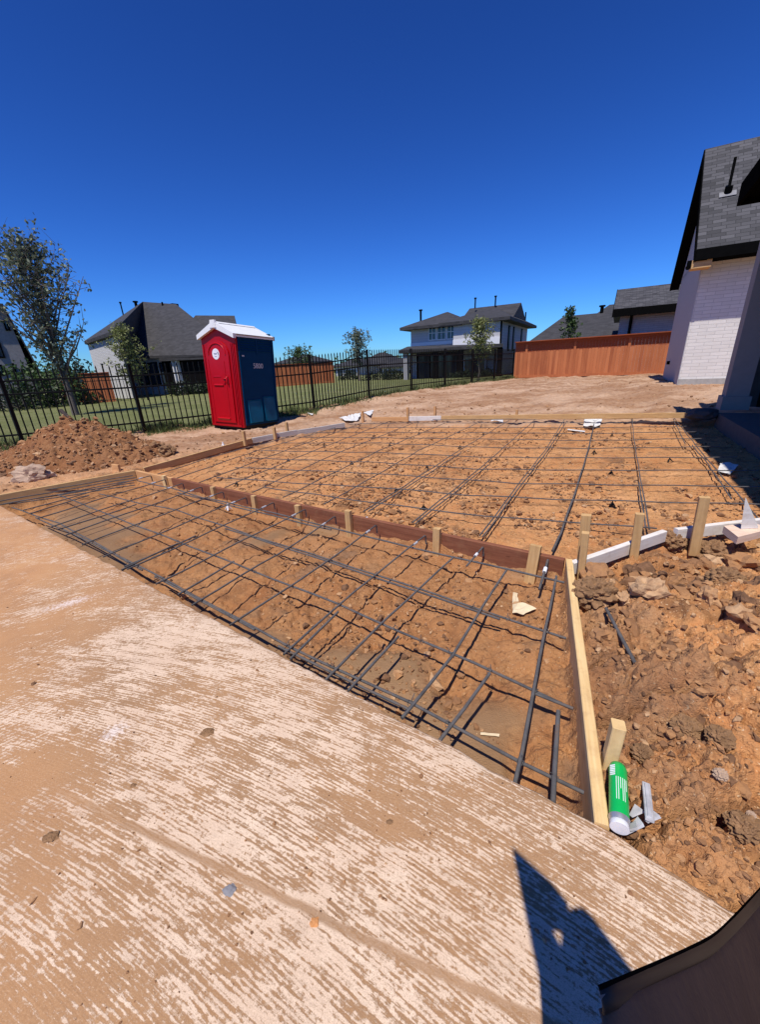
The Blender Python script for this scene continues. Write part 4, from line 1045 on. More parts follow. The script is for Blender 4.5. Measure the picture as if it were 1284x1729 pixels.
def wood_fence(path, h, label, zf, rail=True, board_w=.14, mat=None, cap=True):
    pts = [Vector((p.x, p.y, zf(p))) for p in path]
    root = empty('wood_fence', pts[0].lerp(pts[-1], .5), label, 'fence')
    tall = h > 1.8; bk_ = MB(); m = MB(); nb = 0; tp = MB(); rl = MB(); kb = MB()
    for a, b_ in zip(pts[:-1], pts[1:]):
        d = b_ - a; L = d.length; hd = d.normalized(); n = Vector((hd.y, -hd.x, 0)).normalized()
        if (a - Vector((0, 0, 0))).dot(n) > 0: n = -n
        k = round(L / board_w)
        for i in range(k):
            q0 = a.lerp(b_, i / k) + hd * .002; q1 = a.lerp(b_, (i + 1) / k) - hd * .002
            if not tall:
                m.box((q0 + q1) / 2 + UP * (h / 2 + .07) + n * random.uniform(-.004, .004), (q1 - q0) / 2, n * .009, UP * (h / 2 - .08)); continue
            bk_.box((q0 + q1) / 2 + UP * (h / 2) - n * .035, (q1 - q0) / 2, n * .009, UP * (h / 2 - .02))
            ht = h * .72 + random.uniform(-.015, .03); c_ = .03                      # dog eared front boards
            m.hull([q + UP * z + n * o for o in (-.009 + random.uniform(-.003, .003), .009) for q, z in ((q0, .07), (q1, .07), (q0, ht - c_), (q1, ht - c_), (q0 + hd * c_, ht), (q1 - hd * c_, ht))])
        tp.box((a + b_) / 2 + UP * (h + .005), d / 2, n * (.07 if not tall else .20), UP * .019); tp.box((a + b_) / 2 + UP * (h - .08) + n * .022, d / 2, n * .012, UP * .065)
        kb.box((a + b_) / 2 + UP * .07 + n * .012, d / 2, n * .014, UP * .07)
        for j in range(int(L / 2.4) + 1):
            q = a.lerp(b_, min(.99, (j * 2.4 + .6) / L)); rl.box(q + UP * h * .5 + n * .016, hd * .055, n * .012, UP * (h * .5 - .03))
    m.build('fence_boards', mat or M_CEDAR, root)
    if tall: bk_.build('backing_boards', MW_F2, root)
    tp.build('cap_rail', MW_F2, root); kb.build('kick_board', mat or M_CEDAR, root)
    if rail: rl.build('batten', mat or M_CEDAR, root)
    return root
def cedar():
    m, t, b = new_mat('cedar_boards'); g = t.nodes.new('ShaderNodeNewGeometry')
    v = coords(t, 'Object', (22, 22, 1.2)); n = noise(t, v, 1.0, 5, .65)
    c = ramp(t, g.outputs['Random Per Island'], [(0, (.30, .075, .022)), (.5, (.40, .115, .035)), (1, (.50, .16, .055))])
    c = mix(t, ramp(t, n, [(.4, 0), (.72, .55)]), c, (.56, .20, .075))
    c = mix(t, ramp(t, noise(t, coords(t), 1.0, 4), [(.5, 0), (.75, .35)]), c, (.26, .07, .025))
    lk(t, c, b.inputs['Base Color']); b.inputs['Roughness'].default_value = .8; bump(t, b, n, .5, .004); return m
M_CEDAR = cedar()
wA = Vector((7.87, 23.6, 0)); wB = Vector((13.75, 19.9, 0)); wd = (wB - wA).normalized()
wood_fence([wA + wd * .05, wB + wd * 2.5], 1.84, 'tall orange stained board fence with a dark capped top beside the near house', lambda p: float(base_rise(np.array(p.x), np.array(p.y))))
wood_fence([ahead(455, 655, 37), ahead(566, 652, 39)], 1.75, 'red board fence across the lawn behind the iron fence, right of the toilet', lzf)
wood_fence([ahead(112, 680, 28.5), ahead(196, 676, 28.0)], 1.55, 'red board fence beside the left hip roofed house', lzf)

# ================================================================== HOUSES
class Front:                                   # upright plane parallel to the house fronts
    def __init__(s, px, dist, az=-150):
        s.p = ahead(px, 640, dist); s.n = Vector((math.sin(R(az)), math.cos(R(az)), 0)); s.t = Vector((s.n.y, -s.n.x, 0)); s.t = s.t if s.t.x > 0 else -s.t
    def __call__(s, x, y, back=0.0):
        return PL(x, y, s.p - s.n * back, s.n)
def wallbox(m, a, b_, z0, z1, depth, back):
    """solid block from front corner a to b_ (xy), running back along vector `back`"""
    a = Vector((a.x, a.y, 0)); b_ = Vector((b_.x, b_.y, 0)); d = back * depth
    c = [a, b_, b_ + d, a + d]
    for i in range(4):
        p, q = c[i], c[(i + 1) % 4]
        m.poly([p + UP * z0, q + UP * z0, q + UP * z1, p + UP * z1])
    m.poly([p + UP * z1 for p in c])
def window(fr, x0, x1, y0, y1, parent, out=.03, mull=(1, 2), frame=None, name='window'):
    n = fr.n; c = [fr(x0, y1), fr(x1, y1), fr(x1, y0), fr(x0, y0)]
    a = c[0]; t = fr.t; wd_ = abs((c[1] - c[0]).dot(t)); z0 = (c[0].z + c[1].z) / 2; z1 = (c[2].z + c[3].z) / 2
    base = Vector((a.x, a.y, 0)) + n * out
    P = lambda u, z, o=0: base + t * u + UP * z + n * o
    m = MB(); e = .07
    for u0, u1, q0, q1 in ((-e, 0, z0 - e, z1 + e), (wd_, wd_ + e, z0 - e, z1 + e), (0, wd_, z1, z1 + e), (0, wd_, z0 - e, z0)):
        m.box(P((u0 + u1) / 2, (q0 + q1) / 2), t * (u1 - u0) / 2, n * .04, UP * (q1 - q0) / 2)
    for i in range(1, mull[0] + 1): m.box(P(wd_ * i / (mull[0] + 1), (z0 + z1) / 2), t * .025, n * .03, UP * (z1 - z0) / 2)
    for i in range(1, mull[1] + 1): m.box(P(wd_ / 2, z0 + (z1 - z0) * i / (mull[1] + 1)), t * wd_ / 2, n * .028, UP * .025)
    w_ = m.build(name, frame or M_STUCCO2, parent)
    m = MB(); m.poly([P(0, z0, .005), P(wd_, z0, .005), P(wd_, z1, .005), P(0, z1, .005)]); m.build('pane', M_GLASS, w_)
    return w_
def hip(m, a, b_, depth, back, z, rise, over=.5, th=.2, inset=None, front_only=False):
    """hip roof over the block from a to b_; ridge parallel to the front"""
    a = Vector((a.x, a.y, 0)); b_ = Vector((b_.x, b_.y, 0)); t = (b_ - a).normalized()
    c = [a - t * over - back * over, b_ + t * over - back * over, b_ + t * over + back * (depth + over), a - t * over + back * (depth + over)]
    i_ = inset if inset is not None else depth / 2 + over
    L = (b_ - a).length
    i_ = min(i_, L / 2 + over - .05)
    r0 = a - t * over + t * i_ + back * depth / 2; r1 = b_ + t * over - t * i_ + back * depth / 2
    m.hull([p + UP * (z - th) for p in c] + [p + UP * z for p in c] + [r0 + UP * (z + rise), r1 + UP * (z + rise)])
    return r0 + UP * (z + rise), r1 + UP * (z + rise)
def pipe(p, h, r_, parent, hat=True):
    m = MB(); m.tube([p - UP * .3, p + UP * h], r_, 10)
    if hat: m.tube([p + UP * h, p + UP * (h + .1)], r_ * 1.8, 10)
    return m.build('vent_pipe', M_FASC, parent)

# --- two storey house behind the fence
def house_two_storey():
    D = 35.5; fr = Front(775, D); g = -.45
    pl, pr = fr(694, 552), fr(849, 536); ze = pr.z - .02
    root = empty('two_storey_house', Vector((pl.x, pl.y, g)).lerp(Vector((pr.x, pr.y, g)), .5), 'grey two storey house with dark roofs and a row of three tall windows', 'house')
    zmid = fr(770, 577).z
    depth = 10.5
    m = MB(); wallbox(m, pl, pr, g - .4, ze, depth, B); wall = m.build('wall', M_SIDINGL, root)
    pj = fr(769, 540)
    m = MB(); wallbox(m, pj - fr.n * -.35, pr + fr.n * .35, zmid - .5, ze - .01, .34, B); m.build('wall', M_SIDINGL, root)
    # left trim, and the sunlit wall strip as a white band
    t = fr.t; n = fr.n
    m = MB()
    m.box((pl + pj) / 2 * 1.0 + UP * (zmid - (pl.z + pj.z) / 2) + n * .03, t * ((pj - pl).dot(t) / 2), n * .03, UP * .12); m.build('white_trim', M_STUCCO2, root)
    m = MB(); c = (pj + pr) / 2; m.box(Vector((c.x, c.y, zmid - .22)) + n * .40, t * ((pr - pj).dot(t) / 2), n * .03, UP * .34); m.build('white_trim', M_STUCCO2, root)  # lit strip of wall below the eave shadow, put in as white
    for x0, x1 in ((725.5, 736), (740, 752.5), (756.5, 767.5)): window(fr, x0, x1, 551.5 - (x0 - 725) * .1, 573.5 - (x0 - 725) * .07, root, mull=(1, 1))
    # downpipes, side windows
    m = MB(); m.tube([Vector((pr.x, pr.y, g)) + n * .42 + t * .06, Vector((pr.x, pr.y, ze)) + n * .42 + t * .06], .07, 6); m.build('downpipe', M_FASC, root)
    sd = pr
    for u0, u1 in ((2.2, 2.7), (4.0, 4.4), (7.4, 7.9)):
        m = MB(); m.box(Vector((sd.x, sd.y, 0)) + t * .03 + B * (u0 + u1) / 2 + UP * (ze - 1.35), t * .03, B * (u1 - u0) / 2, UP * .95); w_ = m.build('window', M_FASC, root)
        m = MB(); q = Vector((sd.x, sd.y, 0)) + t * .065 + UP * (ze - 1.35)
        m.poly([q + B * (u0 + .07) - UP * .85, q + B * (u1 - .07) - UP * .85, q + B * (u1 - .07) + UP * .85, q + B * (u0 + .07) + UP * .85]); m.build('pane', M_DARK, w_)
    # roofs
    pkz = fr(838, 512, depth / 2).z; pk2 = fr(757, 524, 3).z
    m = MB(); r0, r1 = hip(m, pj + (pl - pj) * .10, pr, depth, B, ze, pkz - ze - .25, .72, .22); roof = m.build('roof', M_SHINGLE2, root)
    m = MB(); hip(m, pl, pj, 7.0, B, ze - .06, pk2 - ze, .70, .22, inset=3.35); m.build('roof', M_SHINGLE2, root)
    # cross gable at the back right
    gm = MB(); cx_ = Vector((pr.x, pr.y, 0)) - t * .1 + B * 5.6; zg = fr(881, 511, 5.6).z
    gm.hull([cx_ + t * u + B * v_ + UP * z for u in (-4.2, .3) for v_, z in ((-2.6, ze + .3), (2.6, ze + .3), (0, zg))]); gm.build('cross_gable', M_SHINGLE2, root)
    pipe(fr(711, 541, 2.0), .75, .09, root); pipe(fr(803, 514, 4.5), .42, .06, root); pipe(fr(837, 513, 5), .52, .06, root); pipe(fr(888, 536, 9), .45, .06, root, False)
    # porch
    e0, e1 = fr(673, 592, -2.6), fr(850, 580, -2.6); zp = (e0.z + e1.z) / 2
    w0_, w1_ = fr(694, 582), fr(849, 578)
    a0 = Vector((e0.x, e0.y, 0)); a1 = Vector((e1.x, e1.y, 0))
    b0 = Vector((pl.x, pl.y, 0)) - t * .2; b1 = Vector((pr.x, pr.y, 0)) + t * .1
    m = MB(); m.hull([a0 + UP * (zp - .22), a1 + UP * (zp - .22), a0 + UP * zp, a1 + UP * zp, b0 + UP * (zmid - .10), b1 + UP * (zmid - .55), b0 + UP * (zp - .22), b1 + UP * (zp - .22), b0 + n * .35 + UP * (zmid - .12), b1 + n * .45 + UP * (zmid - .58)]); m.build('porch_roof', M_SHINGLE2, root)
    for k in (.06, .37, .62, .97):
        c = a0.lerp(a1, k) - n * .35; m = MB(); m.box(c + UP * ((zp - .25 + g) / 2), t * .16, n * .16, UP * ((zp - .25 - g) / 2)); m.build('porch_column', M_FASC if k != .06 else M_STUCCO, root)  # three columns coloured black to carry the shade under the porch
    m = MB(); c = b0.lerp(b1, .33) + n * .04; m.box(c + UP * (g + 1.25), t * 1.9, n * .03, UP * 1.25); dr = m.build('patio_door', M_FASC, root)
    m = MB(); q = c + n * .035 + UP * (g + 1.2)
    for s in (-1.2, 0, 1.2): m.poly([q + t * (s - .52) - UP * 1.1, q + t * (s + .52) - UP * 1.1, q + t * (s + .52) + UP * 1.1, q + t * (s - .52) + UP * 1.1])
    m.build('pane', M_GLASS, dr)
    for k in (.70, .80):
        m = MB(); c = b0.lerp(b1, k) + n * .43; m.box(c + UP * (g + 1.1), t * .5, n * .03, UP * .9); w_ = m.build('window', M_STUCCO2, root)
        m = MB(); q = c + n * .035 + UP * (g + 1.1); m.poly([q - t * .42 - UP * .8, q + t * .42 - UP * .8, q + t * .42 + UP * .8, q - t * .42 + UP * .8]); m.build('pane', M_GLASS, w_)
    return fr, g
fr2, g2 = house_two_storey()

# --- hip roofed house at the left
def house_hip():
    fr = Front(290, 34.0); g = -.1; n = fr.n; t = fr.t; B = Vector((-.36, .93, 0))
    e0, e1 = fr(204, 602), fr(346, 598.5); ze = (e0.z + e1.z) / 2
    far_r = fr(405, 597)
    root = empty('hip_roofed_house', Vector((e0.x, e0.y, g)).lerp(Vector((far_r.x, far_r.y, g)), .5), 'pale house with one huge dark hip roof left of the portable toilet', 'house')
    m = MB(); wallbox(m, e0 - n * .5, far_r - n * .5, g - .4, ze - .1, 9, B); m.build('wall', M_PALEWALL, root)
    r0, r1 = fr(241, 509.5, 5.0), fr(297, 513.5, 5.0)
    s0 = fr(144, 578, 1.0)
    q0, q1 = fr(330, 532.5, 5), fr(396, 533, 5); ee = fr(412, 597)
    m = MB(); m.hull([e1 - t * 5, e1 - t * 5 - UP * .2, ee, ee - UP * .2, e1 - t * 5 + B * 8, ee + B * 8, ee + B * 8 - UP * .2, q0, q1]); m.build('roof', M_SHINGLE2, root)
    # two storey wing on the left, lit low on its face
    a = PL(149, 590, s0, n); b_ = PL(205, 590, s0, n); zw = PL(180, 564, s0, n).z
    fa = Front(180, 35.6, -137)
    a = fa(150, 590); b_ = fa(204, 590); zt_ = fa(146, 577).z
    m = MB(); wallbox(m, a, b_, g - .4, zt_ - .05, 5.5, Vector((-.44, .9, 0))); m.build('wall', M_PALEWALL, root)
    bk = Vector((-.44, .9, 0)); ov = .55; t2 = (b_ - a).normalized(); a0 = Vector((a.x, a.y, 0)); b0 = Vector((b_.x, b_.y, 0))
    la, lb_ = a0 - t2 * .4 - bk * ov + UP * zt_, b0 - t2 * .3 - bk * ov + UP * (zt_ + .1); ml, mr = fr(217, 601.5), fr(404, 597.5)
    m = MB(); m.hull([ml, ml - UP * .18, mr, mr - UP * .18, r0, r1, ml + bk * 9, r1 + bk * 4 - UP * 2, mr + bk * 9]); roof = m.build('roof', M_SHINGLE2, root)
    m = MB(); m.hull([la, la - UP * .2, lb_, lb_ - UP * .2, ml + UP * .02, r0 + UP * .02, la + bk * 8, r0 + bk * 3 - UP * 2]); m.build('roof', M_SHINGLE2, root)
    m = MB(); q = a0.lerp(b0, .30) - bk * .04 + UP * (zt_ - 2.0); m.box(q, t2 * .12, bk * .05, UP * .38); m.box(q + UP * .42 , t2 * .3, bk * .04, UP * .02); m.build('wall_vent', M_FASC, root)
    pipe(fr(207, 528, 4.2), .75, .055, root); pipe(fr(230, 517, 5), .30, .12, root)
    for x, y, h in ((277, 527, .75), (252, 571, .45), (262, 571, .45)): pipe(fr(x, y, 5.4 * (603 - y) / 94 + .3), h, .07, root, False)
    for x in (256, 292):
        m = MB(); c = fr(x, 515.5, 6.1); m.box(c, t * .35, n * .3, UP * .10); m.build('roof_vent', M_FASC, root)
    # dark panel coloured for the shade of the porch opening, windows and posts
    w_ = Front(290, 34.0); w_.p = w_.p - n * .5
    for x0, x1 in ((238, 253), (258, 272), (278, 290)): window(w_, x0, x1, 613, 648, root, mull=(0, 1), frame=M_FASC)
    c0, c1 = w_(312, 640), w_(345, 640); m = MB(); cc = (c0 + c1) / 2
    m.box(Vector((cc.x, cc.y, g + 1.35)) + n * .03, t * ((c1 - c0).dot(t) / 2 + 2.2), n * .03, UP * 1.3); m.build('porch_shade_panel', M_DARK, root)
    for x in (302, 309): 
        c = w_(x, 640); m = MB(); m.box(Vector((c.x, c.y, (ze + g) / 2)) + n * .2, t * .11, n * .11, UP * ((ze - g) / 2)); m.build('porch_column', M_STUCCO2, root)
    m = MB(); c = w_(301, 640); m.tube([Vector((c.x, c.y, ze - .1)) + n * .35, Vector((c.x, c.y, g)) + n * .35], .06, 6); m.build('downpipe', M_FASC, root)
house_hip()

# --- gable end at the far left edge
def house_left():
    fr = Front(20, 30.0, 138); g = -.1
    root = empty('gabled_house', ahead(20, 640, 32), 'grey gable ended house cut off by the left edge', 'house')
    c = fr(54, 640); n = fr.n; t = fr.t; e = fr(51, 601); rk = fr(7, 522)
    half = (e - rk).dot(t); lt = fr(-70, 521); lt.z = rk.z
    pts = [Vector((c.x, c.y, g - .5)), Vector((c.x, c.y, e.z)), Vector((rk.x, rk.y, rk.z)), lt, Vector((lt.x, lt.y, g - .5))]
    m = MB(); m.hull(pts + [p - n * 7 for p in pts]); m.build('wall', flat('mid_grey_wall', (.24, .225, .22), .85, .2), root)
    en = rk + t * (half + .35) + UP * (-(rk.z - e.z) / half * (half + .35))
    m = MB(); m.hull([p + n * .3 + UP * z for p in (rk, en) for z in (.02, .20)] + [p - n * 7.3 + UP * z for p in (rk, en) for z in (.02, .20)]); roof = m.build('roof', M_SHINGLE2, root)
    m = MB(); m.hull([p + n * o + UP * z for p in (rk, lt) for o in (.3, -7.3) for z in (.02, .22)]); m.build('ridge', M_SHINGLE2, roof)
    for x0, x1, y0, y1 in ((0, 5, 578, 602), (11.5, 14, 543, 556), (2, 5, 618, 632)):
        window(fr, x0, x1, y0, y1, root, mull=(0, 0), frame=M_FASC)
    m = MB(); q = fr(16, 600); m.tube([Vector((q.x, q.y, g)) + n * .06, Vector((q.x, q.y, rk.z - 2.6)) + n * .06], .05, 6); m.build('downpipe', M_FASC, root)
house_left()

# --- grey brick wing behind the orange fence
def house_wing():
    fr = Front(1085, 25.5); g = .2; n = fr.n; t = fr.t
    l, r_ = fr(1036, 529), fr(1150, 517); ze = (l.z + r_.z) / 2
    root = empty('brick_wing_house', Vector((l.x, l.y, g)).lerp(Vector((r_.x, r_.y, g)), .5), 'grey brick house wing with a plain dark roof behind the orange fence', 'house')
    l0 = Vector((l.x, l.y, 0)) + t * .35 - n * .5; r0 = Vector((r_.x, r_.y, 0)) + t * 4 - n * .5
    m = MB(); wallbox(m, l0, r0, g - .3, ze - .05, 7, B); m.build('wall', M_BRICKG, root)
    rz = fr(1037, 490, 3.8).z
    m = MB(); L0 = Vector((l.x, l.y, 0)) ; R0 = r0 + n * .5
    m.hull([L0 + UP * (ze - .03), R0 + UP * (ze - .03), L0 + UP * (ze + .15), R0 + UP * (ze + .15), L0 + B * 3.8 + UP * rz, R0 + B * 3.8 + UP * rz, L0 + B * 8 + UP * ze, R0 + B * 8 + UP * ze]); roof = m.build('roof', M_SHINGLE, root)
    m = MB(); m.box((L0 + R0) / 2 + n * .02 + UP * (ze - .02), t * ((R0 - L0).length / 2), n * .03, UP * .18)
    m.hull([L0 - t * .03 + UP * (ze - .22), L0 - t * .03 + UP * (ze + .12), L0 - t * .03 + B * 3.8 + UP * (rz - .28), L0 - t * .03 + B * 3.8 + UP * (rz + .02), L0 - t * .0 + UP * (ze - .22), L0 + UP * (ze + .12), L0 + B * 3.8 + UP * (rz - .28), L0 + B * 3.8 + UP * (rz + .02)]); m.build('fascia', M_FASC, roof)
    d = fr(1066, 545); m = MB(); m.box(Vector((d.x, d.y, (g + ze) / 2)) - n * .44, t * .07, n * .05, UP * ((ze - g) / 2)); m.build('downpipe', M_FASC, root)
    # big hip roof further back
    fb = Front(960, 33); rr = empty('low_hip_roofed_house', fb(960, 590) * 1.0, 'house of which only a wide dark hip roof shows above the orange fence', 'house'); rr.location.z = 0
    e0, e1 = fb(893, 578), fb(1045, 566); zz = (e0.z + e1.z) / 2; e0.z = e1.z = zz
    e1 = e1 + fb.t * 6
    m = MB(); wallbox(m, e0 + fb.t * .5 - fb.n * .5, e1 - fb.n * .5, -.1, zz - .1, 11, B); m.build('wall', M_BRICKG, rr)
    k0_, k1_ = fb(953, 534, 4.0), fb(1012, 524, 6.0); k2_ = k1_ + fb.t * 6
    m = MB(); m.hull([e0, e1, e0 - UP * .2, e1 - UP * .2, e0 + B * 12, e1 + B * 12, k0_, k0_ + fb.t * 4]); m.build('roof', M_SHINGLE2, rr)
    m = MB(); m.hull([e0 + fb.t * 2, e1, e0 + fb.t * 2 + B * 12, e1 + B * 12, fb(1030, 514.5, 6), fb(1030, 514.5, 6) + fb.t * 8]); m.build('roof', M_SHINGLE2, rr)
    pipe(fb(1016, 532, 4.0), .55, .12, rr)
house_wing()

# --- near house at the right with the steep gable
def house_near():
    g = .24
    c = G(1145, 650, g); n1 = -B; n2 = -A                       # lit brick front, shaded gable end
    P1 = lambda x, y, o=0: PL(x, y, c + B * o, n1)
    P2 = lambda x, y, o=0: PL(x, y, c + A * o, n2)
    root = empty('steep_gabled_house', c, 'near house with white painted brick, a steep shingle roof and black eaves', 'house')
    OV, OG = .66, .27
    eav = P1(1180, 424, -OV); ze = eav.z
    dep = 2.35; zr = zat(254, c + B * dep - A * OG)
    L = 7.0
    dep2 = 2 * dep
    zw = ze - .02
    # gable end wall + front wall as one closed block
    pts = []
    for u in (0, L):
        pts += [c + A * u + UP * (-.4), c + A * u + B * dep2 + UP * (-.4), c + A * u + UP * (zw - g), c + A * u + B * dep2 + UP * (zw - g), c + A * u + B * dep + UP * (zr - g - .55)]
    m = MB(); m.hull(pts); m.build('wall', M_BRICKW, root)
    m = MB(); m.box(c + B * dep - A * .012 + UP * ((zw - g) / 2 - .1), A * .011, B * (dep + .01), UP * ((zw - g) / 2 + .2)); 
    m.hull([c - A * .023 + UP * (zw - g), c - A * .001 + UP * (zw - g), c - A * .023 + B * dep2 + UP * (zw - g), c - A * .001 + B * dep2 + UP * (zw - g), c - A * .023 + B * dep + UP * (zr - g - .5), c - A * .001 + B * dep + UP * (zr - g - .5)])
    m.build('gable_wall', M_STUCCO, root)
    m = MB(); m.box(c + A * L / 2 - B * .02 + UP * .02, A * (L / 2), B * .02, UP * .15); m.build('plinth', M_CONC, root)
    # roof slopes with fascias
    ro = MB(); fa = MB()
    k = (zr - ze) / (dep + OV)
    def slope(sgn):
        e = c + B * (dep - sgn * (dep + OV)); r0 = c + B * dep
        e.z = ze; r0.z = zr
        o1 = -A * OG; o2 = A * L
        nn = UP * .10
        return [e + o1, e + o2, r0 + o2, r0 + o1]
    for s in (1, -1):
        q = slope(s)
        if s == -1: q = [q[1], q[0], q[3], q[2]]
        uv = [(0, 0), ((q[1] - q[0]).length, 0), ((q[1] - q[0]).length, (q[2] - q[1]).length), (0, (q[2] - q[1]).length)]
        ro.poly([p + UP * .03 for p in q], uv)
        ro.poly([p - UP * .05 for p in reversed(q)])
        for i in range(4): ro.poly([q[i] - UP * .05, q[(i + 1) % 4] - UP * .05, q[(i + 1) % 4] + UP * .03, q[i] + UP * .03])
    roof = ro.build('roof', M_SHINGLE, root)
    e1 = c - B * OV; e1.z = ze
    fa.box(e1 + A * (L - OG) / 2 - B * .02 + UP * -.09, A * (L + OG) / 2, B * .035, UP * .13)
    m = MB(); m.box(e1 + A * (L - OG) / 2 + B * (OV / 2 + .01) - UP * .19, A * (L + OG) / 2, B * (OV / 2 - .01), UP * .015); m.build('soffit', M_FASC, roof)
    for s in (1, -1):
        q = slope(s); a, b_ = q[0], q[3]
        fa.hull([a - A * .03 - UP * .25, a - A * .03 + UP * .02, b_ - A * .03 - UP * .25, b_ - A * .03 + UP * .02, a + A * .02 - UP * .25, a + A * .02 + UP * .02, b_ + A * .02 - UP * .25, b_ + A * .02 + UP * .02])
        m = MB(); m.hull([a + A * .02 - UP * .24, a + A * OG - UP * .24, b_ + A * .02 - UP * .24, b_ + A * OG - UP * .24, a + A * .02 - UP * .20, a + A * OG - UP * .20, b_ + A * .02 - UP * .20, b_ + A * OG - UP * .20]); m.build('soffit', M_FASC, roof)
    fa.build('fascia', M_FASC, roof)
    # return box and lamp at the corner
    m = MB(); m.box(c - A * .10 - B * .42 + UP * (ze - g - .30), A * .22, B * .22, UP * .10); m.build('eave_return', MW_T, roof)
    m = MB(); m.tube([c - A * .36 - B * .5 + UP * (ze - g - .18), c - A * .36 - B * .5 + UP * (ze - g - .36)], .06, 10); m.tube([c - A * .36 - B * .54 + UP * (ze - g - .34), c - A * .39 - B * .64 + UP * (ze - g - .36)], [.05, .06], 10); m.build('flood_lamp', M_FASC, root)
    # vent with flashing
    v = PL(1236, 327, c + B * 0, n1)
    def onroof(x, y):
        d = Vector(ray(x, y)); o = Vector(CAM); nrm = Vector((0, 0, 0))
        q = slope(1); nn = (q[1] - q[0]).cross(q[3] - q[0]); return o + d * ((q[0] - o).dot(nn) / d.dot(nn))
    v = onroof(1229, 330); up_s = (B * 1.0 + UP * k).normalized(); nn = A.cross(up_s)
    m = MB(); m.box(v + nn * .045, A * .19, up_s * .10, nn * .006); fl = m.build('vent_flashing', flat('lead_flashing', (.22, .215, .22), .6, .2), roof)
    m = MB(); m.tube([v + nn * .03 + up_s * .05, v + nn * .10 + up_s * .05 + UP * .10], .09, 12); m.tube([v + nn * .08 + up_s * .05 + UP * .10, v + nn * .08 + up_s * .05 + UP * .75], .035, 8); m.build('vent_pipe', M_FASC, roof)
    # meter pipe on the gable, tap
    q = c + B * 3.2 + UP * .6; m = MB(); m.box(q - A * .06, A * .05, B * .08, UP * .06); m.build('tap_box', M_FASC, root)
    return c, g
cN, gN = house_near()

# --- porch of the nearest house at the right edge
def porch():
    zc = 3.45; corner = Vector((6.02, 7.62, zc))
    root = empty('porch', Vector((6.9, 7.6, 0)), 'shaded porch of the nearest house at the right edge with grey columns', 'porch')
    a, bk = A, -B                                            # eave runs towards the camera side
    C = corner
    m = MB(); m.hull([C + bk * 9 * s + A * 3.5 * u + UP * z for s in (0, 1) for u in (0, 1) for z in (-.02, .06)]); m.build('soffit', M_FASC, root)
    m = MB(); m.box(C + bk * 4.5 + A * -.02 + UP * .05, A * .025, B * 4.52, UP * .15); m.box(C + A * 1.75 + B * .02 + UP * .05, A * 1.78, B * .025, UP * .15); m.build('fascia', M_FASC, root)
    m = MB(); q = [C + UP * .2 - A * .04, C + bk * 9 + UP * .2 - A * .04, C + bk * 9 + A * 3.5 + UP * 2.0, C + bk * 1 + A * 3.5 + UP * 2.0]
    m.poly(q, [(0, 0), (9, 0), (9, 3.9), (1, 3.9)]); q2 = [C + UP * .2, C + A * 3.5 + bk * 1 + UP * 2.0, C + A * 3.5 + UP * .2]; m.poly(q2); m.build('roof', M_SHINGLE, root)
    # floor slab
    s0 = G(1212, 697, .12); 
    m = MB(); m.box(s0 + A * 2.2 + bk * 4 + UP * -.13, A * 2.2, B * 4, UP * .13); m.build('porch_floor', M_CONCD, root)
    # columns
    b0 = G(1214, 690, .13)
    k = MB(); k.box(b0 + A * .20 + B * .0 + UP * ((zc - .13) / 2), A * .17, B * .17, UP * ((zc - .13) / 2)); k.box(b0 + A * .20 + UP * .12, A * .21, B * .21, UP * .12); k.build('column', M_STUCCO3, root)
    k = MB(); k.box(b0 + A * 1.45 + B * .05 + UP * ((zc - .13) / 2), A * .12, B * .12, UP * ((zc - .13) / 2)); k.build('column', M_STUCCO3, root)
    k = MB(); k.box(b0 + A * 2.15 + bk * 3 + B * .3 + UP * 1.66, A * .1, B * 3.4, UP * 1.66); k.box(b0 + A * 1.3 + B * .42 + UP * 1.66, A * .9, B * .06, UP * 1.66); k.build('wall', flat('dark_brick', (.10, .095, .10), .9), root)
    k = MB(); k.box(b0 + A * .85 + B * .335 + UP * .55, A * .22, B * .02, UP * .55); k.build('door', M_DARK, root)
    k = MB(); k.blob(s0 + A * .0 - A * .22 + UP * -.02, (.26, .24, .12), 5, 3, .15); tag(k.build('covered_bundle', flat('grey_sheet', (.07, .068, .07), .7, .1)), 'grey rounded bundle on the ground before the shaded porch', 'bundle')
porch()

# --- distant houses between the fence pickets
for i, (x0, x1, yt, ye, yb, dist, lb) in enumerate(((568, 606, 605, 617, 640, 72, 'small far house left of the round tree beyond the lawn'), (606, 655, 596, 614, 640, 78, 'far house with a dark roof directly behind the round tree'),
                                   (645, 700, 603, 618, 642, 70, 'far pale house beyond the lawn just left of the two storey house'), (470, 520, 600, 612, 640, 84, 'far house behind the red board fence right of the toilet'))):
    fr = Front((x0 + x1) / 2, dist); a = fr(x0, yb); b_ = fr(x1, yb); ze = fr((x0 + x1) / 2, ye).z; zr = fr((x0 + x1) / 2, yt, 4).z
    root = empty('far_house', Vector((a.x, a.y, -.9)).lerp(Vector((b_.x, b_.y, -.9)), .5), lb, 'house', 'distant houses across the lawn')
    m = MB(); wallbox(m, a, b_, -1.2, ze, 8, B); m.build('wall', M_PALEWALL if i != 1 else M_SIDING, root)
    m = MB(); hip(m, a, b_, 8, B, ze, zr - ze, .5, .2, inset=3); m.build('roof', M_SHINGLE2, root)
    for u in (.2, .55, .8):
        q = a.lerp(b_, u); m = MB(); m.box(Vector((q.x, q.y, ze - 1.5)) + fr.n * .03, fr.t * .5, fr.n * .03, UP * .8); m.build('window', M_GLASS, root)

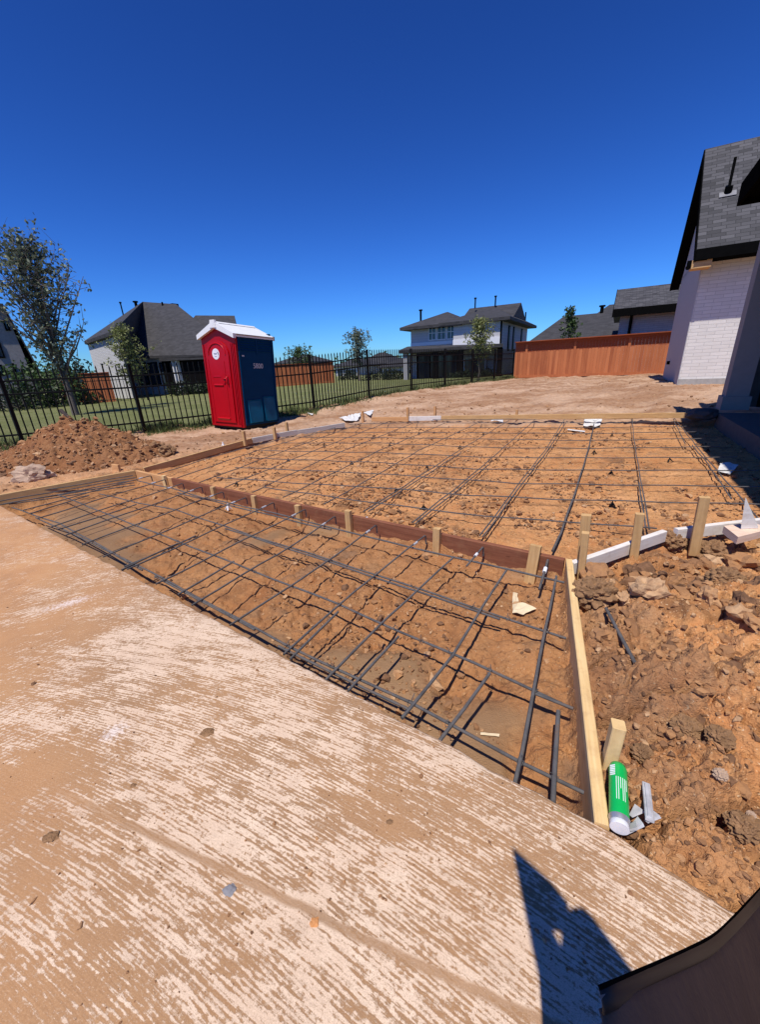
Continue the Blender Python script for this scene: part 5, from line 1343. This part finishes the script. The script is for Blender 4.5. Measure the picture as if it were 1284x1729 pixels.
# ================================================================== TREES AND SHRUBS
def leaf_arrays(c, n, size, seed, aspect=1.8):
    """n small folded leaves scattered round the twig points c (k,3)"""
    g = np.random.default_rng(seed)
    p = c[g.integers(len(c), size=n)]
    d = g.normal(size=(n, 3)); d /= np.linalg.norm(d, axis=1)[:, None]
    d[:, 2] -= .25; d /= np.linalg.norm(d, axis=1)[:, None]
    e = np.cross(d, g.normal(size=(n, 3))); e /= np.linalg.norm(e, axis=1)[:, None]
    s = size * g.uniform(.6, 1.35, n)[:, None]
    a = p; b = p + d * s * .5 + e * s / aspect * .5; t = p + d * s; f_ = p + d * s * .5 - e * s / aspect * .5
    V = np.stack([a, b, t, f_], 1).reshape(-1, 3); Q = np.arange(4 * n).reshape(n, 4)
    return V, Q
def tree(name, base, height, spread, n_leaf, leaf, mat, label, seed, cat='tree', trunk_r=.08, first=.22, up=.75, nb=26, twig=.35, shape='cone', group=None, lean=(0, 0)):
    g = random.Random(seed)
    root = empty(name, base, label, cat, group)
    tb = MB(); tips = []
    top = base + UP * height * .97 + Vector((lean[0], lean[1], 0))
    tr = [base.lerp(top, k / 7) + Vector((g.uniform(-1, 1), g.uniform(-1, 1), 0)) * .012 * height * (k > 0) for k in range(8)]
    tb.tube([base - UP * .2] + tr, [trunk_r * 1.3] + [trunk_r * (1 - .9 * k / 7) for k in range(8)], 7)
    for i in range(nb):
        k = first + (1 - first) * (i + g.random()) / nb
        if k > .97: k = .97
        p = base.lerp(top, k); 
        if shape == 'cone': w_ = spread * min(1, (1 - k) * 1.55 + .16) * min(1, .55 + (k - first) * 3)
        else: w_ = spread * math.sqrt(max(.05, 1 - ((k - first) / (1 - first) * 2 - .95) ** 2))
        a = i * 2.4 + g.uniform(-.5, .5); u = up * g.uniform(.75, 1.25)
        d = Vector((math.cos(a), math.sin(a), u)).normalized(); L = w_ * g.uniform(.75, 1.2) / max(.35, math.cos(math.atan(u)))
        pts = [p]; q = p.copy(); dd = d.copy()
        for s in range(4):
            dd = (dd + Vector((g.uniform(-.25, .25), g.uniform(-.25, .25), g.uniform(-.1, .2)))).normalized(); q = q + dd * L / 4; pts.append(q.copy())
        r0 = trunk_r * .42 * (1.1 - k)
        tb.tube(pts, [r0, r0 * .8, r0 * .6, r0 * .4, r0 * .2], 5, False)
        for s in range(1, 5):
            for _ in range(4):
                o = pts[s] + (pts[s - 1] - pts[s]) * g.random()
                e = Vector((g.gauss(0, 1), g.gauss(0, 1), g.gauss(.35, .8))).normalized() * twig * g.uniform(.35, 1.1)
                tb.tube([o, o + e * .55, o + e], [r0 * .25 + .002, r0 * .15 + .002, .002], 3, False)
                for f_ in (.4, .7, .9, 1.0): tips.append(o + e * f_ + Vector((g.gauss(0, 1), g.gauss(0, 1), g.gauss(0, 1))) * twig * .10)
    tb.build('trunk', M_BARK, root)
    c = np.array([tuple(t_ - root.location) for t_ in tips])
    V, Q = leaf_arrays(c, n_leaf, leaf, seed)
    o = arr_mesh('crown', V, Q, mat, None, False); o.parent = root
    return root
def shrub(name, base, w_, h, n, leaf, mat, label, seed, cat='shrub', group=None, depth=None):
    g = np.random.default_rng(seed); root = empty(name, base, label, cat, group)
    k = 160
    d = g.normal(size=(k, 3)); d /= np.linalg.norm(d, axis=1)[:, None]; d[:, 2] = np.abs(d[:, 2])
    r_ = g.uniform(.35, 1.0, k) ** .6; bl = 1 + .3 * np.sin(d[:, 0] * 5 + seed) * np.cos(d[:, 1] * 4)
    c = d * (r_ * bl)[:, None] * np.array((w_ / 2, (depth or w_) / 2, h * .95)) + np.array((0, 0, .03))
    c = np.repeat(c, 6, 0) + g.normal(size=(k * 6, 3)) * leaf * .9
    V, Q = leaf_arrays(c, n, leaf, seed); o = arr_mesh('foliage', V, Q, mat, None, False); o.parent = root
    m = MB()
    for i in range(9):
        q = Vector(d[i * 7] * np.array((w_ * .35, w_ * .35, h * .7))); m.tube([base + Vector((0, 0, -.1)), base + q * .5 + UP * h * .1, base + q], [.03, .02, .008], 5, False)
    m.build('stems', M_BARK, root); return root
def at_lawn(x, dist, y=650):
    p = ahead(x, y, dist); p.z = lz(p.x, p.y); return p
b = at_lawn(112, 17.0); zt = zat(415, b)
tree('tall_tree', b, zt - b.z, 1.35, 5200, .110, M_LEAF_A, 'tall loose crowned tree at the left behind the soil heap', 21, trunk_r=.11, first=.24, up=1.6, nb=52, twig=.55)
b = at_lawn(226, 19.5); zt = zat(552, b)
tree('young_tree', b, zt - b.z, .95, 3400, .085, M_LEAF_B, 'small yellow green tree in front of the hip roofed house', 22, trunk_r=.045, first=.28, up=.8, nb=34, twig=.30)
b = at_lawn(808, 25.5); zt = zat(540, b)
tree('young_tree', b, zt - b.z, 1.15, 3600, .10, M_LEAF_B, 'small yellow green tree in front of the two storey house', 23, trunk_r=.05, first=.30, up=.8, nb=34, twig=.32)
b = at_lawn(608, 40); zt = zat(563, b)
tree('round_tree', b, zt - b.z, 1.35, 2600, .16, M_LEAF_A, 'round grey green tree rising above the iron fence in the middle distance', 24, trunk_r=.08, first=.35, up=.7, nb=34, twig=.45, shape='round')
b = at_lawn(510, 44); zt = zat(592, b)
tree('far_tree', b, zt - b.z, 1.6, 2200, .17, M_LEAF_C, 'far green tree above the red board fence right of the toilet', 25, trunk_r=.09, first=.25, up=.6, nb=30, twig=.45, shape='round')
b = ahead(957, 600, 27.5); b.z = .1; zt = zat(521, b)
tree('slender_tree', b, zt - b.z, .62, 900, .15, M_LEAF_C, 'slender sparse young tree behind the orange board fence', 26, trunk_r=.045, first=.35, up=1.6, nb=14, twig=.30)
b = at_lawn(85, 27.5)
shrub('green_shrub', b, 3.6, zat(590, b) - b.z, 3800, .17, M_LEAF_C, 'big green bush beneath the tall tree by the left houses', 31)
b = at_lawn(135, 30)
shrub('dark_shrub', b, 3.0, zat(604, b) - b.z, 2600, .17, M_LEAF_D, 'dark bush between the big green bush and the hip roofed house', 32)
for i, (x, d_, w_, yt, lb) in enumerate(((590, 47, 2.6, 625, 'dark shrub beneath the round tree'), (640, 41, 3.6, 626, 'wide dark hedge clump left of the two storey porch'), (667, 38, 2.6, 622, 'dark shrub at the left corner of the two storey porch'), (30, 26.5, 3.2, 648, 'low dark shrub before the gable ended house'),
                                        (306, 31, 2.0, 640, 'low dark shrub under the porch posts of the hip roofed house'), (780, 33, 2.0, 640, 'low shrub before the two storey house door'), (822, 33, 2.2, 642, 'low shrub at the right windows of the two storey house'), (336, 31.0, 1.6, 648, 'low dark shrub left of the portable toilet'))):
    b = at_lawn(x, d_); shrub('dark_shrub', b, w_, max(.4, zat(yt, b) - b.z), 1500, .13, M_LEAF_D, lb, 40 + i)
# far belt of trees closing the horizon
g = np.random.default_rng(77); V = []; Q = []; off = 0
c = []
for i in range(900):
    a = R(g.uniform(-50, 25)); d_ = g.uniform(120, 210); h = g.uniform(1, 8.0) * (1 if g.random() < .5 else .7)
    c.append((d_ * math.sin(a), d_ * math.cos(a), -1.5 + h * g.random() ** .7 * .75))
c = np.array(c); c = np.repeat(c, 14, 0) + g.normal(size=(len(c) * 14, 3)) * (2.2, 2.2, .7)
V, Q = leaf_arrays(c, 15000, 1.5, 5, 1.2); tag(arr_mesh('far_tree_belt', V, Q, M_LEAF_C, None, False), kind='stuff')
# rough grass along the foot of the iron fence
V = []; n = 0; pts = []
g = np.random.default_rng(9)
for a, b_, k in ((f0, f1, 5200), (f1, f2, 7000), (f2, fE, 6500)):
    t_ = g.random(k); off = g.normal(.18, .24, k)
    d = (b_ - a).normalized(); nn = (-d.y, d.x)
    px = a.x + (b_.x - a.x) * t_ + nn[0] * off; py = a.y + (b_.y - a.y) * t_ + nn[1] * off
    zz = np.maximum(np.where(off > .05, lawn_z(px, py), -9), dirt(px, py, False)[0]) - .01
    pts.append(np.column_stack([px, py, zz]))
P = np.concatenate(pts); k = len(P); h = g.uniform(.05, .17, k) * (.6 + .8 * (fbm(P[:, 0] * 1.5, P[:, 1] * 1.5, 2, 8) > 0)); an = g.uniform(0, 6.28, k); wd_ = g.uniform(.006, .014, k); ln = g.normal(0, .45, (k, 2))
s = np.column_stack([np.cos(an) * wd_, np.sin(an) * wd_, np.zeros(k)]); tp = P + np.column_stack([ln[:, 0] * h, ln[:, 1] * h, h])
V = np.stack([P - s, P + s, tp], 1).reshape(-1, 3); tag(arr_mesh('rough_grass', V, np.arange(3 * k).reshape(k, 3), M_GRASS, None, False), kind='stuff')

# ================================================================== LITTER AND SMALL THINGS
def rag(pts, seed, mat, name, label, cat, lift=.03, amp=.03):
    """crumpled sheet: px polygon laid on the soil"""
    P = [onground(*q) for q in pts]; c = sum(P, Vector()) / len(P); bm = bmesh.new()
    bm.faces.new([bm.verts.new(p + UP * lift) for p in P]); bmesh.ops.triangulate(bm, faces=bm.faces)
    bmesh.ops.subdivide_edges(bm, edges=bm.edges, cuts=4, use_grid_fill=True)
    sc = 1 / max((p - c).length for p in P)
    for v in bm.verts:
        n = mnoise.noise_vector(v.co * sc * 3.4 + Vector((seed, seed * 2, 1))); v.co += Vector((n.x * .4, n.y * .4, abs(n.z) * .9)) * amp * .6
    m = MB(); m.mesh([v.co.copy() for v in bm.verts], [tuple(v.index for v in f_.verts) for f_ in bm.faces]); bm.verts.index_update(); bm.free()
    o = m.build(name, mat); s_ = o.modifiers.new('thickness', 'SOLIDIFY'); s_.thickness = .0025
    return tag(o, label, cat)
rag([(573, 711), (582, 715), (590, 712), (603, 714), (611, 706), (607, 702), (597, 705), (586, 707)], 3, M_PAPER, 'white_rag', 'crumpled white sheet bunched beyond the grey form board', 'rag', .05, .13)
rag([(614, 706), (626, 706), (632, 700), (622, 699)], 5, M_PAPER, 'white_rag', 'small white scrap right of the crumpled white sheet', 'rag', .04, .06)
rag([(518, 699), (528, 703), (529, 699), (521, 697)], 6, M_PAPER, 'paper_scrap', 'white scrap lying on the bare soil right of the toilet', 'paper', .03, .05)
rag([(987, 712), (985, 724), (1001, 727), (1014, 722), (1018, 713), (1004, 717)], 7, M_PAPER, 'paper_bag', 'torn white and grey bag on the far rebar bed', 'paper', .05, .10)
rag([(958, 728), (988, 733), (988, 730.5), (960, 727)], 8, M_PAPER, 'paper_strip', 'thin white strip left of the torn bag on the far rebar bed', 'paper', .03, .02)
rag([(829, 711), (850, 714), (850, 709), (836, 707.5)], 9, M_PAPER, 'paper_scrap', 'flat pale scrap near the far form in the middle', 'paper', .03, .03)
rag([(1216, 789), (1210, 801), (1233, 806), (1246, 791), (1226, 786)], 10, M_PAPER, 'paper_sheet', 'folded white paper near the edge of the house shadow', 'paper', .04, .05)
rag([(866, 1004), (865, 1040), (884, 1043), (906, 1032), (888, 1024), (876, 1022), (874, 1006)], 11, M_CARD, 'card_scrap', 'torn tan card scrap lying in the trench near the corner', 'card', .02, .025)
rag([(812, 1239), (844, 1242), (843, 1246), (812, 1243)], 12, M_CARD, 'wood_chip', 'thin wood splinter in the near right corner of the trench', 'wood chip', .006, .006)
# clear plastic pieces by the green can
a, b_ = onground(1087, 1340), onground(1094, 1400)
m = MB(); m.beam(a + UP * .045, b_ + UP * .035, .021, .008, ch=.002); m.beam(a.lerp(b_, .05) + UP * .051, a.lerp(b_, .93) + UP * .041, .010, .004, ch=.001); tag(m.build('plastic_strap', M_CLEAR), 'cloudy plastic handle lying on the soil right of the green can', 'plastic scrap')
for i, (q0, q1, lb) in enumerate((((1058, 1424), (1083, 1404), 'long cloudy plastic shard under the plastic handle'), ((1066, 1392), (1082, 1380), 'short cloudy plastic shard between can and handle'), ((1092, 1402), (1110, 1390), 'small cloudy plastic shard right of the handle foot'), ((1045, 1416), (1070, 1420), 'cloudy plastic shard lying at the slab edge by the can foot'))):
    a, b_ = onground(*q0), onground(*q1); m = MB(); d = (b_ - a); s_ = Vector((-d.y, d.x, 0)).normalized() * .016
    m.hull([a + UP * .028, a + s_ * .6 + UP * .026, b_ + UP * .034, b_ + s_ * 1.3 + UP * .03, b_ - s_ * .4 + UP * .03, a + UP * .026, b_ + UP * .031, b_ + s_ * 1.3 + UP * .027]); tag(m.build('plastic_shard', M_CLEAR), lb, 'plastic scrap')
# green can lying against the yellow board
def can():
    a = G(1044, 1292, .02); b_ = G(1047, 1399, .012); d = (b_ - a).normalized(); r_ = .031
    sd = d.cross(UP).normalized(); off = sd * (.0 if True else 0)
    L = (b_ - a).length
    root = empty('spray_can', a.lerp(b_, .5) - UP * .03, 'green spray can lying upside down against the yellow form board', 'can')
    prof = [(0, .012), (.004, .026), (.018, .031), (L * .86, .031)]
    m = MB(); m.tube([a + d * t_ for t_, q in prof], [q * .8 for t_, q in prof], 24); m.build('can_body', M_GREEN, root)
    m = MB(); m.tube([a + d * t_ for t_ in (L * .86, L * .88, L * .93)], [.0262, .0262, .024], 24); m.build('rim', M_STEEL, root)
    m = MB(); m.tube([a + d * t_ for t_ in (L * .93, L * .94, L * 1.0)], [.022, .0235, .0235], 24); m.build('cap', M_WHT, root)
    # pale printed bars on the label
    u = (UP - d * UP.dot(d)).normalized(); v_ = d.cross(u)
    m = MB()
    for k in range(6):
        an = -.75 + k * .22; rr2 = .0251; t0, t1 = ((.30, .66) if k % 3 else (.30, .48))
        p = a + (u * math.cos(an) + v_ * math.sin(an)) * rr2; nn = (u * math.cos(an) + v_ * math.sin(an)); tt = nn.cross(d)
        m.box(p + d * L * (t0 + t1) / 2, d * L * (t1 - t0) / 2, tt * .0008, nn * .0004)
    for k in range(6):
        an = .75; p = a + (u * math.cos(an) + v_ * math.sin(an)) * .0251 + d * (.022 + k * .006); nn = (u * math.cos(an) + v_ * math.sin(an)); tt = nn.cross(d)
        m.box(p, d * .0018, tt * .008, nn * .0004)
    m.build('label_print', M_WHT, root)
can()
# timber wedge and block leaning on the pale board
p = onground(1262, 905); 
m = MB(); q = [G(1222, 893, .03), G(1246, 912, .03), G(1300, 898, .03), G(1270, 886, .03)]
m.hull([k + UP * z for k in q for z in (-.03, .022)]); tag(m.build('timber_block', MW_P), 'pinkish timber block lying before the right pale board', 'timber')
q0 = G(1252, 893, .055); q1 = G(1281, 892, .055); tp_ = Vector((q0.x, q0.y, 0)) + (q0 - q1).normalized() * .03; tp_.z = zat(842, tp_)
nn = Vector((q0.x, q0.y, 0)).normalized()
m = MB(); m.hull([k + nn * o for k in (q0, q1, tp_) for o in (0, .036)] + [q1 + nn * .02 + UP * -.02]); tag(m.build('timber_wedge', MW_W), 'white pointed timber wedge standing on the pinkish block', 'timber')
# coin sized spots and pebbles on the slab
for x, y, rd, mt, lb in ((387, 1503, .016, flat('grey_paint_spot', (.22, .21, .22), .8), 'dark grey stain lump on the slab in the lower left'), (531, 1557, .011, flat('orange_pebble', (.55, .24, .08), .8), 'orange pebble on the lower part of the slab'), (658, 1388, .009, CL, 'dark brown pebble in the middle of the slab'), (87, 1413, .020, CL, 'flat brown dirt flake at the left of the slab'), (350, 1236, .022, CL, 'brown dirt flake on the slab below the bare patch'), (225, 1326, .009, CL, 'small dark pebble left of the dirt flake on the slab')):
    p = G(x, y); m = MB(); m.blob(p, (rd, rd * .8, rd * .3), x, 3, .3); tag(m.build('pebble', mt), lb, 'pebble')

# ================================================================== PHOTOGRAPHER AND BAG (lower right)
def photographer():
    L = lambda x, y, z: G(x, y) - Vector((td.x, td.y, 0)) * (z / -td.z) + UP * z       # point on the sunbeam that ends at that spot of the slab
    nodes = []; edges = []
    def add(p, r_, par=None):
        nodes.append((p, r_)); i = len(nodes) - 1
        if par is not None: edges.append((par, i))
        return i
    pel = add(Vector((.30, -.42, .86)), .15); ch_ = add(Vector((.22, -.30, 1.22)), .155, pel); nk = add(Vector((.27, -.36, 1.40)), .06, ch_); hd_ = add(Vector((.29, -.36, 1.50)), .09, nk); add(Vector((.295, -.35, 1.58)), .08, hd_)
    # lifted arms holding the phone above the lens
    s1 = add(Vector((.06, -.26, 1.33)), .07, ch_); e1_ = add(L(950, 1720, 1.36), .030, s1); m1 = add(L(916, 1625, 1.40), .015, e1_); h1 = add(L(905, 1570, 1.43), .018, m1)
    s2 = add(Vector((.36, -.28, 1.32)), .07, ch_); e2_ = add(L(1020, 1700, 1.34), .035, s2); m2 = add(L(985, 1620, 1.38), .022, e2_); h2 = add(L(950, 1560, 1.43), .012, m2)
    for sx in (-.1, .1):
        hp = add(Vector((.30 + sx, -.44, .78)), .095, pel); kn = add(Vector((.31 + sx, -.42, .45)), .07, hp); an = add(Vector((.31 + sx, -.46, .09)), .05, kn); add(Vector((.30 + sx, -.33, .04)), .04, an)
    me = bpy.data.meshes.new('person'); me.from_pydata([tuple(p) for p, r_ in nodes], edges, [])
    o = bpy.data.objects.new('person', me); COL.objects.link(o)
    sk = o.modifiers.new('skin', 'SKIN')
    for i, (p, r_) in enumerate(nodes): me.skin_vertices[0].data[i].radius = (r_, r_)
    me.skin_vertices[0].data[0].use_root = True
    o.modifiers.new('sub', 'SUBSURF').render_levels = 2
    me.materials.append(M_JACKET)
    tag(o, 'person in dark clothes holding up a phone, whose shadow falls on the slab', 'person')
    def shadow_plate(q, z0, z1):  # unseen plate, its outline shaped only to cast the shadow on the slab
        ys = [y for x, y in q]; m_ = MB(); P = [L(x, y, z0 + (z1 - z0) * (y - min(ys)) / (max(ys) - min(ys))) for x, y in q]
        m_.hull([p + UP * z for p in P for z in (-.006, .006)]); return m_
    m = shadow_plate([(866, 1432), (899, 1463), (932, 1492), (960, 1527), (962, 1556), (950, 1572), (926, 1570), (892, 1562)], 1.47, 1.44)
    tag(m.build('phone', M_BLKP), 'unseen flat phone plate above the lens, shaped to cast the pointed shadow tip', 'phone')
    shadow_plate([(891, 1556), (927, 1562), (930, 1606), (956, 1613), (1010, 1900), (965, 1900), (905, 1618)], 1.43, 1.33).build('sleeve', M_JACKET).parent = o  # unseen plate in place of a sleeve, fills the left of the shadow
    shadow_plate([(950, 1552), (964, 1536), (984, 1533), (1000, 1548), (1014, 1572), (1032, 1610), (1070, 1642), (1260, 1900), (1000, 1900), (946, 1615)], 1.43, 1.33).build('sleeve', M_JACKET).parent = o  # second unseen plate, fills the right of the shadow and shades the bag
photographer()
def bag():
    Dd = lambda x, y, r_: Vector(CAM + ray(x, y) * r_)
    rim = [(1012, 1668, .34), (1040, 1656, .335), (1090, 1634, .31), (1150, 1607, .27), (1200, 1583, .23), (1240, 1549, .195), (1275, 1513, .16), (1330, 1450, .13)]
    top = [Dd(*q) for q in rim]
    root = empty('shoulder_bag', top[3] - UP * .1, 'dark bag with a thick black rolled rim in the bottom right corner', 'bag')
    def sub(pts, n=6):
        out = []
        for i in range(len(pts) - 1):
            p0, p1, p2, p3 = pts[max(0, i - 1)], pts[i], pts[i + 1], pts[min(len(pts) - 1, i + 2)]
            for k in range(n):
                t_ = k / n; out.append(.5 * ((2 * p1) + (-p0 + p2) * t_ + (2 * p0 - 5 * p1 + 4 * p2 - p3) * t_ ** 2 + (-p0 + 3 * p1 - 3 * p2 + p3) * t_ ** 3))
        out.append(pts[-1]); return out
    T = sub(top)
    down = (Vector(-_u) * .86 + Vector(_f) * -.30 + Vector((0, 0, -.25))).normalized()
    # rim: flat leather band, then a seam groove, then the canvas panel
    def strip(prof, name, mat, par, thick=.004):
        vs = []; fs = []
        for p in T:
            K = (p - Vector(CAM)).length / .6
            for d_, o_ in prof: vs.append(p + (down * d_ - Vector(_f) * o_) * K)
        k = len(prof)
        for i in range(len(T) - 1):
            for j in range(k - 1): fs.append((i * k + j, (i + 1) * k + j, (i + 1) * k + j + 1, i * k + j + 1))
        m = MB(); m.mesh(vs, fs, None, True); o = m.build(name, mat, par); s_ = o.modifiers.new('th', 'SOLIDIFY'); s_.thickness = .0012; s_.offset = -1 if mat is M_BAG else 0
        return o
    strip([(.000, -.001), (-.0005, .0), (.0, .0008), (.0012, .001)], 'rim_piping', M_FASC, root)
    strip([(.001, .001), (.008, .004), (.016, .0035), (.0195, .000)], 'rolled_rim', M_BAGB, root)
    strip([(.019, -.003), (.022, .0005), (.035, .003), (.08, .004), (.14, .002), (.22, -.008), (.34, -.03)], 'front_panel', M_BAG, root)
    k = int(len(T) * .80); K = .33; m = MB(); fw = Vector(_f); rt = Vector(_r)
    m.tube([T[k] + (rt * .006 + down * .018 - fw * .003) * K, T[k - 1] + (down * .08 - fw * .006) * K, T[k - 2] + (down * .14 - fw * .004) * K, T[k - 3] + (down * .30 + fw * .020) * K], .0035 * K, 8); m.build('piping', M_BAGT, root)
    e = T[0]; K = .56; m = MB(); m.hull([e + (rt * x + down * y - fw * z) * K for x, y, z in ((-.002, .002, .004), (.020, -.006, .006), (.003, .014, .004), (.008, .020, .003), (.022, -.002, .006), (.01, .008, -.006))]); m.build('metal_tip', flat('dull_metal', (.20, .20, .21), .45, .3), root)
    m = MB(); m.hull([e + (down * a + rt * b_ + fw * c) * K for a, b_, c in ((.02, .002, 0), (.02, .03, 0), (.42, .07, 0), (.42, .11, 0), (.2, .05, .04))]); m.build('side_gusset', M_BAGB, root)
bag()
